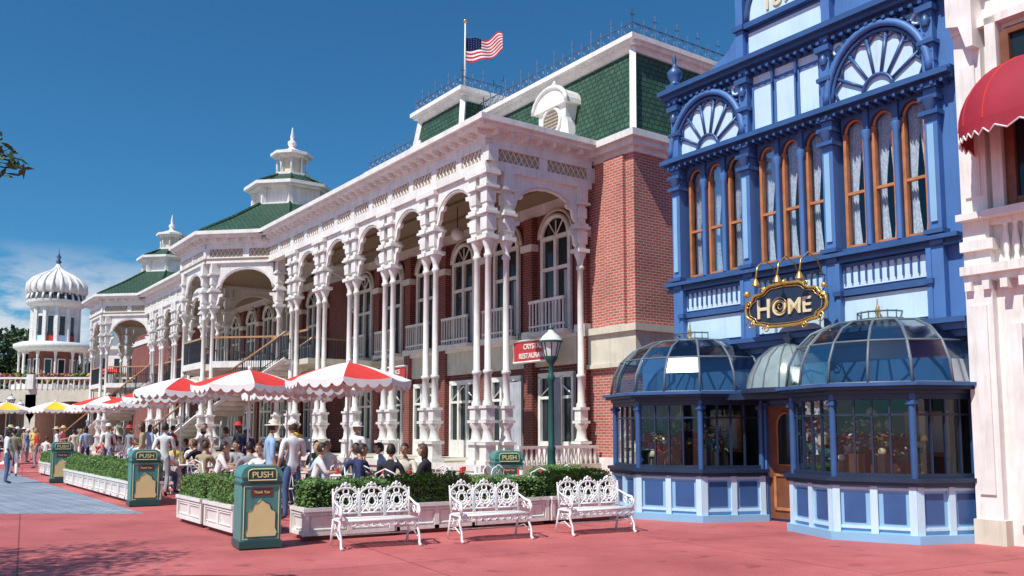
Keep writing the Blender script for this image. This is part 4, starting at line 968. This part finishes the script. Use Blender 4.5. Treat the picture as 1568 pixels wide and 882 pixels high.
def body(kind,hat=None,hair='short',turn=0):
    J=pose(kind); names=list(J); idx={n:i for i,n in enumerate(names)}
    me=bpy.data.meshes.new('tmp'); me.from_pydata([J[n] for n in names],[(idx[a],idx[b]) for a,b,_ in ED],[])
    o=bpy.data.objects.new('tmp',me); COL.objects.link(o)
    md=o.modifiers.new('Skin','SKIN'); sk=me.skin_vertices[0].data
    for n in names:
        key=n if n in RAD else n[1:]; sk[idx[n]].radius=RAD[key]; sk[idx[n]].use_root=(n=='pel')
    md.branch_smoothing=.6
    ms=o.modifiers.new('Sub','SUBSURF'); ms.levels=2; ms.render_levels=2
    dg=bpy.context.evaluated_depsgraph_get(); dg.update()
    ev=bpy.data.meshes.new_from_object(o.evaluated_get(dg)); 
    mb=MB(); mb.mats=list(PH)
    segs=[(Vector(J[a]),Vector(J[b]),LAB[l],max(RAD[b if b in RAD else b[1:]])) for a,b,l in ED]
    V=[v.co.copy() for v in ev.vertices]
    off=len(mb.v); mb.v+= [tuple(v) for v in V]
    for p in ev.polygons:
        c=p.center; best=None;bl=1
        for a,b,l,r in segs:
            t=max(0,min(1,(c-a).dot(b-a)/(b-a).length_squared)); d=(c-(a+(b-a)*t)).length/ (r+.05)
            if best is None or d<best: best=d;bl=l
        mb.f.append([off+i for i in p.vertices]); mb.m.append(bl); mb.s.append(True)
    bpy.data.objects.remove(o); 
    hc=Vector(J['hd'])+Vector((0,.02,.10))
    H=Matrix.Translation(hc)@Matrix.Rotation(turn,4,'Z')
    mb.M=H; n=16;k=12; vs=[];
    for j in range(k+1):
        ph=pi*j/k
        for i in range(n):
            t=2*pi*i/n; x=math.sin(ph)*math.cos(t)*.076; y=math.sin(ph)*math.sin(t)*.096; z=-math.cos(ph)*.118
            if z<0: x*=1+z*2.2; y*=1+z*1.3; y+= -z*.12
            if y>.06 and z>-.03 and z<.03: y-=.006
            vs.append((x,y,z))
    fs=[(j*n+i,j*n+(i+1)%n,(j+1)*n+(i+1)%n,(j+1)*n+i) for j in range(k) for i in range(n)]
    mb.add(vs,fs,PH[0],True)
    mb.add([(-.011,.092,.03),(.011,.092,.03),(.016,.098,-.022),(-.016,.098,-.022),(0,.122,-.016)],[(0,1,4),(1,2,4),(2,3,4),(3,0,4)],PH[0],True)
    for sx in (-1,1):
        mb.ball((sx*.031,.083,.014),.010,PH[5],8); mb.ball((sx*.078,-.002,-.005),.024,PH[0],8,1.3)
        mb.tube([(sx*.018,.091,.034),(sx*.046,.082,.034)],.004,PH[4],4)
    mb.tube([(-.022,.087,-.052),(0,.093,-.05),(.022,.087,-.052)],.005,PH[5],4)
    vs=[];q=1.10
    for j in range(k+1):
        ph=pi*j/k
        for i in range(n):
            t=2*pi*i/n; x=math.sin(ph)*math.cos(t)*.076*q; y=math.sin(ph)*math.sin(t)*.096*q-.006; z=-math.cos(ph)*.118*q+.004
            if hair=='long' and y<.01 and z<-.02: z-=.09; x*=1.05
            vs.append((x,y,z))
    hf=[]
    for j in range(k):
        for i in range(n):
            t=2*pi*(i+.5)/n; ph=pi*(j+.5)/k; y=math.sin(ph)*math.sin(t); z=-math.cos(ph)
            lim=.45 if y>.35 else (-.05 if y>-.1 else (-.55 if hair!='long' else -.9))
            if z>lim: hf.append((j*n+i,j*n+(i+1)%n,(j+1)*n+(i+1)%n,(j+1)*n+i))
    mb.add(vs,hf,PH[4],True)
    if hat=='cap':
        mb.lathe([(.092,.035),(.094,.07),(.075,.12),(.03,.142),(.001,.145)],(0,-.004),PH[6],14)
        mb.add([(-.075,.06,.045),(.075,.06,.045),(.06,.15,.035),(0,.17,.035),(-.06,.15,.035)],[(0,1,2,3,4)],PH[6])
    elif hat=='brim':
        mb.lathe([(.17,.03),(.165,.04),(.095,.05),(.09,.10),(.07,.135),(.001,.142)],(0,0),PH[6],16)
    mb.M=None
    for kk,s in (('l',-1),('r',1)):
        w=Vector(J[kk+'wr']);h=Vector(J[kk+'ha']); d=(h-w).normalized(); side=d.cross(Vector((s,0,0)));
        if side.length<.3: side=Vector((0,0,1))
        side.normalize(); nrm=d.cross(side).normalized()
        for i,l in enumerate((.062,.074,.07,.055)):
            b0=h+side*(.024-.016*i)-d*.005; mb.tube([b0,b0+d*l*.5+nrm*.004,b0+d*l*.85-nrm*.0-Vector((0,0,.008)),b0+d*l-Vector((0,0,.016))],[.010,.009,.008,.006],PH[0],5)
        b0=w+d*.03+side*.025; mb.tube([b0,b0+side*.022+d*.025,b0+side*.026+d*.05],[.012,.010,.007],PH[0],5)
    m_=mb.mesh('body_'+kind,uv=False); return m_
BODY={}
def person(x,y,rot,kind,shirt,pants,skin=0,hair=0,hat=None,hatc='white',hs='short',turn=0,scale=1,name='person',z=0):
    key=(kind,hat,hs,turn)
    if key not in BODY: BODY[key]=body(*key)
    o=obj(name,BODY[key],None,(x,y,z),rot); o.scale=(scale,)*3
    ms=[SK[skin],CL[shirt],CL[pants],SHOE,HR[hair],BLACK,CL[hatc]]
    for i,mm in enumerate(ms): o.material_slots[i].link='OBJECT'; o.material_slots[i].material=mm
    return o
def R_(d): return math.radians(d)
def table(x,y,um=None,seats=(),chairs=()):
    obj('cafe_table',TBM,None,(x,y,0),R.uniform(0,6))
    if um: obj('patio_umbrella',um,None,(x,y,0),R.uniform(0,.7))
    for d in list(chairs)+[s[0] for s in seats]:
        t=R_(d); cx,cy=x+.72*math.cos(t),y+.72*math.sin(t)
        obj('cafe_chair',CHM,None,(cx,cy,0),t+pi/2)
    for s in seats:
        t=R_(s[0]); cx,cy=x+.70*math.cos(t),y+.70*math.sin(t)
        person(cx,cy,t+pi/2,*s[1:][0:1],*s[2:4],**(s[4] if len(s)>4 else {}))
table(-3.30,17.8,UR,[(200,'sit_lean','white','denim',dict(hair=0)),(300,'sit_drink','navy','khaki',dict(hair=1)),(20,'sit','sky','grey',dict(hair=0))],[110])
table(-2.15,16.6,None,[(-10,'sit_lean','black','denim',dict(hair=1,hs='long')),(190,'sit','navy','denim',dict(hair=0,skin=1)),(80,'sit_lean','cream','khaki',dict(hair=0,skin=1)),(265,'sit_drink','black','black',dict(hair=0))])
table(-5.96,20.0,UR,[(10,'sit','khaki','denim',dict(hair=1)),(200,'sit_lean','white','navy',dict(hair=0)),(290,'sit','grey','denim',dict(hair=0))],[100])
table(-8.60,23.0,UR,[(0,'sit','pink','white',dict(hair=1,hs='long')),(250,'sit_lean','white','denim',dict(hair=0))],[120])
table(-4.6,18.9,None,[(250,'sit','black','denim',dict(hair=0,skin=1)),(350,'sit_lean','sky','khaki',dict(hair=2,hs='long')),(150,'sit','cream','navy',dict(hair=0))],[])
table(-6.35,25.0,UW,[(270,'sit','blue','khaki',dict(hair=1)),(180,'sit','white','denim',dict(hair=0))],[0])
table(-4.9,21.6,UR,[(200,'sit','red','denim',dict(hair=0)),(320,'sit','white','khaki',dict(hair=2)),(90,'sit','green','denim',dict(hair=0))],[])
table(-1.0,18.2,None,[],[20,160,250,320])
table(-5.15,17.3,None,[(330,'sit','black','denim',dict(hair=0)),(80,'sit_lean','white','khaki',dict(hair=1))],[30])
table(-7.2,21.6,None,[(60,'sit','grey','denim',dict(hair=0)),(260,'sit_lean','khaki','navy',dict(hair=1))],[330])
table(-9.4,25.1,None,[(280,'sit','yellow','denim',dict(hair=0)),(340,'sit_lean','black','denim',dict(hair=1)),(80,'sit','white','navy',dict(hair=2))],[])
table(-10.6,27.0,UR,[(270,'sit_lean','white','denim',dict(hair=1)),(10,'sit','black','khaki',dict(hair=0)),(120,'sit','red','denim',dict(hair=0))],[])
table(-11.9,29.0,None,[(270,'sit','white','denim',dict(hair=0)),(170,'sit_drink','sky','denim',dict(hair=1)),(60,'sit','green','denim',dict(hair=0))],[])
table(-14.0,33.0,UR,[(280,'sit','white','denim',dict(hair=0)),(120,'sit','black','denim',dict(hair=0))],[0]); table(-16.0,34.9,UR,[(290,'sit','red','denim',dict(hair=1)),(60,'sit','white','denim',dict(hair=0))],[120])
table(-21.7,42,UY,[(270,'sit','white','denim',dict(hair=1))],[0]); table(-24.6,43,UY,[],[0,200]); table(-19.7,41.5,UY,[],[0,200])
table(.35,17.0,None,[],[40,150,280])
person(-3.98,16.1,R_(35),'stand_cup','white','denim',hat='cap',hatc='white',hair=1)
person(-4.45,16.4,R_(-60),'stand','sky','khaki',hat='brim',hatc='cream',hair=1,turn=.3)
person(-3.65,20.9,R_(150),'stand','white','khaki',hat='brim',hatc='white',hair=0)
person(-8.50,21.7,R_(10),'walk','white','grey',hair=0)
rr=random.Random(77)
shirts=['white','white','khaki','black','sky','red','green','pink','blue','cream','navy','yellow','grey','white']
spots=[(-7.9,24.5),(-15.35,27.0),(-17.4,31.0),(-19.0,33.5),(-17.5,36.4),(-20.4,38.0),(-21.8,39.0),(-16.0,37.2),(-12.2,31.2),(-9.9,28.4),(-7.0,23.4),(-5.6,22.9),(-13.2,30.6),(-19.0,37.0),(-22.8,40.5),(-23.8,41.0),(-10.6,25.4),(-8.2,26.6),(-14.4,35.2),(-12.8,33.4),(-18.9,38.8),(-20.8,41.0),(-24.6,45),(-22.0,44.5),(-19.5,43.2),(-25.6,47.5),(-23.2,47.5),(-10.4,30.0),(-15.5,38.5),(-14.4,31.6),(-27.5,50),(-26.0,51)]
for i,(x_,y_) in enumerate(spots):
    k=rr.choice(['walk','stand','walk','stand_cup','stand']); hh=rr.choice([None,None,None,'cap','brim'])
    person(x_,y_,rr.uniform(0,6.28),k,shirts[i%len(shirts)],rr.choice(['denim','khaki','white','navy','grey']),skin=rr.choice([0,0,1,2]),hair=rr.choice([0,0,1,2]),hat=hh,hatc=rr.choice(['white','red','straw']),hs=rr.choice(['short','long']) if hh is None else 'short',scale=rr.uniform(.93,1.04))

# ================================================================= FAR LEFT
ox,oy=-39.1,75
O=root('onion_dome_pavilion',(ox,oy,0),0); m=MB()
m.lathe([(3.0,0),(3.0,5.0)],(0,0),CREAM,12,smooth=False); m.lathe([(3.2,5.0),(3.2,5.4)],(0,0),WHITE,12,smooth=False)
m.lathe([(1.9,5.4),(1.9,8.4)],(0,0),BRICKD,12,smooth=False)
for i in range(12):
    t=2*pi*i/12; m.lathe([(.15,5.4),(.1,5.7),(.09,7.7),(.16,8.2)],(2.6*math.cos(t),2.6*math.sin(t)),WHITE,8)
    m.cbox(1.75*math.cos(t),1.75*math.sin(t),.28,.28,9.0,12.3,WHITE)
    t2=t+pi/12; m.M=Matrix.Rotation(t2,4,'Z'); m.box(1.86,1.93,-.3,.3,6.0,7.6,WHITE); m.box(1.90,1.95,-.22,.22,6.1,7.5,GLASSD)
    m.box(1.6,1.69,-.28,.28,9.9,11.4,WHITE); m.box(1.62,1.71,-.2,.2,9.6,11.2,GLASSD); m.box(1.6,1.68,-.4,.4,9.0,9.7,REDS if i%2 else PALE); m.M=None
m.lathe([(2.7,8.2),(3.1,8.5),(3.1,8.8),(2.6,9.0)],(0,0),WHITE,24)
m.lathe([(1.65,9.0),(1.65,12.2)],(0,0),WHITE,12,smooth=False); m.lathe([(1.8,12.0),(2.3,12.3),(2.3,12.6)],(0,0),WHITE,24); m.lathe([(2.25,12.6),(2.1,13.2)],(0,0),IRON,24)
for i in range(24):
    t=2*pi*i/24; m.tube([(2.3*math.cos(t),2.3*math.sin(t),12.6),(2.15*math.cos(t),2.15*math.sin(t),13.1)],.1,WHITE,6)
pr=[(2.05,13.1),(2.3,13.5),(2.25,14.0),(1.85,14.5),(1.2,14.95),(.6,15.25),(.25,15.6),(.12,15.9)]
m.lathe(pr,(0,0),WHITE,24)
for i in range(20):
    t=2*pi*i/20; m.tube([(r*math.cos(t),r*math.sin(t),z) for r,z in pr],[.13,.15,.14,.12,.08,.05,.03,.02],WHITE,6)
m.lathe([(.12,15.9),(.25,16.1),(.1,16.3),(.2,16.5),(.05,16.8),(.01,17.3)],(0,0),CREST,10)
obj('tower',m.mesh('onion_tower'),O)
Hh=root('white_garden_hall',(0,0,0),0); m=MB()
m.box(-36,-31,76,86,0,8.6,WHITE); m.box(-36.3,-30.7,75.7,86,8.6,8.9,WHITE); m.hexa([(-36.3,75.7,8.9),(-30.7,75.7,8.9),(-30.7,86,8.9),(-36.3,86,8.9)],[(-34.3,77,10.4),(-32.7,77,10.4),(-32.7,85,10.4),(-34.3,85,10.4)],METALD)
for k in range(4): m.box(-35.6+k*1.25,-35+k*1.25,75.9,76.0,5.4,7.8,GLASSD)
m.hexa([(-35.4,74.3,6.0),(-33.4,74.3,6.0),(-33.4,76,6.0),(-35.4,76,6.0)],[(-35.0,75.4,6.9),(-33.8,75.4,6.9),(-33.8,76,6.9),(-35.0,76,6.9)],REDC)
obj('hall_body',m.mesh('hall_body'),Hh)
B_=root('garden_bridge',(0,0,0),0); m=MB()
m.box(-60,-24,66,78,4.3,4.7,CREAM)
for k in range(6): m.arch(-60+k*6,-54+k*6,2.0,4.3,1.8,66,66.5,CREAM,'y'); m.box(-60.4+k*6,-59.6+k*6,66,78,0,4.3,CREAM)
m.box(-60,-24,77,78,0,4.3,DARK)  # dark back panel stands in for the shade beneath the arches
m.box(-60,-24,65.9,66.1,5.45,5.6,WHITE)
for k in range(90): m.lathe([(.06,4.7),(.1,4.95),(.05,5.3),(.07,5.45)],(-60+k*.4,66),WHITE,6)
for k in range(7): m.cbox(-60+k*6,66,.5,.5,4.7,5.8,WHITE)
obj('bridge_structure',m.mesh('bridge_structure'),B_)
fl=MB(); rr=random.Random(5); fm=[paint('flowers_pink',(.6,.1,.2),.8),paint('flowers_yellow',(.7,.5,.05),.8),HEDGE,HEDGE]
for _ in range(1600):
    c=Vector((rr.uniform(-45,-28),rr.uniform(66.2,67),rr.uniform(5.2,5.9))); a=Vector((rr.gauss(0,1),rr.gauss(0,1),rr.gauss(0,1))).normalized()*.12; b=a.orthogonal()
    fl.add([c-a,c+b,c+a,c-b],[(0,1,2,3)],rr.choice(fm))
obj('flower_bed',fl.mesh('flower_bed',uv=False))
def tree_mass(name,blobs,n,size,mat,rr,trunk=None):
    m=MB()
    for (c,r) in blobs:
        c=Vector(c)
        for _ in range(n):
            v=Vector((rr.gauss(0,1),rr.gauss(0,1),rr.gauss(0,1))).normalized()*(rr.random()**.4)
            p=c+Vector((v.x*r,v.y*r,v.z*r*.75)); a=Vector((rr.gauss(0,1),rr.gauss(0,1),rr.gauss(0,1))).normalized()*size*rr.uniform(.6,1.4); b=a.orthogonal().normalized()*a.length*.55
            m.add([p-a,p+b,p+a,p-b],[(0,1,2,3)],mat)
    if trunk:
        for pts,rs in trunk: m.tube(pts,rs,BARK,8)
    return obj(name,m.mesh(name,uv=False))
rr=random.Random(11)
bl=[((-75+rr.uniform(0,40),105+rr.uniform(-6,10),rr.uniform(4,12)),rr.uniform(2.5,4.2)) for _ in range(40)]
tree_mass('distant_trees',bl,700,.38,LEAFD,rr,[([(-70+i*7,106,0),(-70+i*7,106,8)],[.4,.2]) for i in range(5)])
rr=random.Random(21)
tx,ty=-9.1,6.9
bl=[((tx+rr.uniform(-1.5,1.5),ty+rr.uniform(-1.4,1.4),rr.uniform(5.0,7.2)),rr.uniform(.55,.95)) for _ in range(24)]
tr=[([(tx,ty,0),(tx+.1,ty,2),(tx,ty+.1,4),(tx+.1,ty,5.6)],[.22,.17,.13,.06])]
for b,_ in bl[:9]: tr.append(([(tx,ty,3.6+rr.random()),((tx+b[0])/2,(ty+b[1])/2,(4.4+b[2])/2),b],[.07,.05,.02]))
tip=Vector((-4.32,7.6,3.98))
tr.append(([(tx,ty,3.9),(-7.2,7.3,4.5),(-5.6,7.5,4.40),(-4.8,7.6,4.10),tuple(tip)],[.08,.05,.03,.015,.006]))
for f in ((-4.75,7.6,4.15),(-4.52,7.6,4.04),(-4.46,7.6,3.9),(-4.9,7.55,4.05),(-4.6,7.6,3.88),(-4.38,7.6,3.94),(-4.6,7.6,4.15)): bl.append((f,.12))
m=MB()
for (c,r) in bl:
    c=Vector(c); cnt=280 if r>.3 else 16
    for _ in range(cnt):
        v=Vector((rr.gauss(0,1),rr.gauss(0,1),rr.gauss(0,1))).normalized()*(rr.random()**.4)*r
        p=c+v; a=Vector((rr.gauss(0,1),rr.gauss(0,1),rr.gauss(0,.6)-.2)).normalized()*rr.uniform(.05,.08); b=a.orthogonal().normalized()*.02
        m.add([p-a,p-a*.2+b,p+a,p-a*.2-b],[(0,1,2,3)],LEAF)
for pts,rs in tr: m.tube(pts,rs,BARK,8)
obj('broadleaf_tree',m.mesh('broadleaf_tree',uv=False))

# ================================================================= LIGHT, SKY, CAMERA
sd=Vector((-.66,-.75,0)).normalized(); el=math.radians(53)
to_sun=Vector((sd.x*math.cos(el),sd.y*math.cos(el),math.sin(el)))
L=bpy.data.lights.new('sun','SUN'); L.energy=5.0; L.angle=math.radians(.5); L.color=(1,.965,.9)
lo=obj('sun',L); lo.rotation_euler=to_sun.to_track_quat('Z','Y').to_euler(); lo.location=(0,0,30)
w=bpy.data.worlds.new('World'); scene.world=w; w.use_nodes=True; nt=w.node_tree; bgd=nt.nodes['Background']
sk=N(nt,'ShaderNodeTexSky'); sk.sky_type='NISHITA'; sk.sun_disc=False; sk.sun_elevation=el
sk.sun_rotation=math.atan2(to_sun.x,to_sun.y)
sk.air_density=1.0; sk.dust_density=.3; sk.ozone_density=2.0
hs_=N(nt,'ShaderNodeMixRGB',blend_type='MULTIPLY'); hs_.inputs[0].default_value=1; hs_.inputs[2].default_value=(.42,1.10,1.50,1)
nt.links.new(sk.outputs[0],hs_.inputs[1])
tc=N(nt,'ShaderNodeTexCoord'); mp=N(nt,'ShaderNodeMapping'); mp.inputs['Scale'].default_value=(5,5,14); mp.inputs['Location'].default_value=(1.3,.4,.2); nt.links.new(tc.outputs['Generated'],mp.inputs[0])
no=N(nt,'ShaderNodeTexNoise'); no.inputs['Scale'].default_value=1.7; no.inputs['Detail'].default_value=8; no.inputs['Roughness'].default_value=.6; nt.links.new(mp.outputs[0],no.inputs[0])
cr=N(nt,'ShaderNodeValToRGB'); cr.color_ramp.elements[0].position=.42; cr.color_ramp.elements[0].color=(0,0,0,1); cr.color_ramp.elements[1].position=.55; cr.color_ramp.elements[1].color=(1,1,1,1)
nt.links.new(no.outputs[0],cr.inputs[0])
sp=N(nt,'ShaderNodeSeparateXYZ'); nt.links.new(tc.outputs['Generated'],sp.inputs[0])
mr=N(nt,'ShaderNodeMapRange'); mr.inputs[1].default_value=.19; mr.inputs[2].default_value=.13; mr.inputs[3].default_value=0; mr.inputs[4].default_value=.85; nt.links.new(sp.outputs[2],mr.inputs[0])
mu=N(nt,'ShaderNodeMath',operation='MULTIPLY'); nt.links.new(cr.outputs[0],mu.inputs[0]); nt.links.new(mr.outputs[0],mu.inputs[1])
mx=N(nt,'ShaderNodeMixRGB'); nt.links.new(mu.outputs[0],mx.inputs[0]); nt.links.new(hs_.outputs[0],mx.inputs[1]); mx.inputs[2].default_value=(10,10.6,11.4,1)
nt.links.new(mx.outputs[0],bgd.inputs[0]); bgd.inputs[1].default_value=.072
scene.view_settings.view_transform='Standard'; scene.view_settings.look='None'; scene.view_settings.exposure=0
cam=bpy.data.cameras.new('camera'); cam.sensor_width=36; cam.lens=1350/1568*36; cam.clip_end=2000; cam.clip_start=.1; cam.shift_y=88.6/1568
co=obj('camera',cam,None,(0,0,1.6)); co.rotation_euler=(math.radians(90+5.5),0,0); scene.camera=co
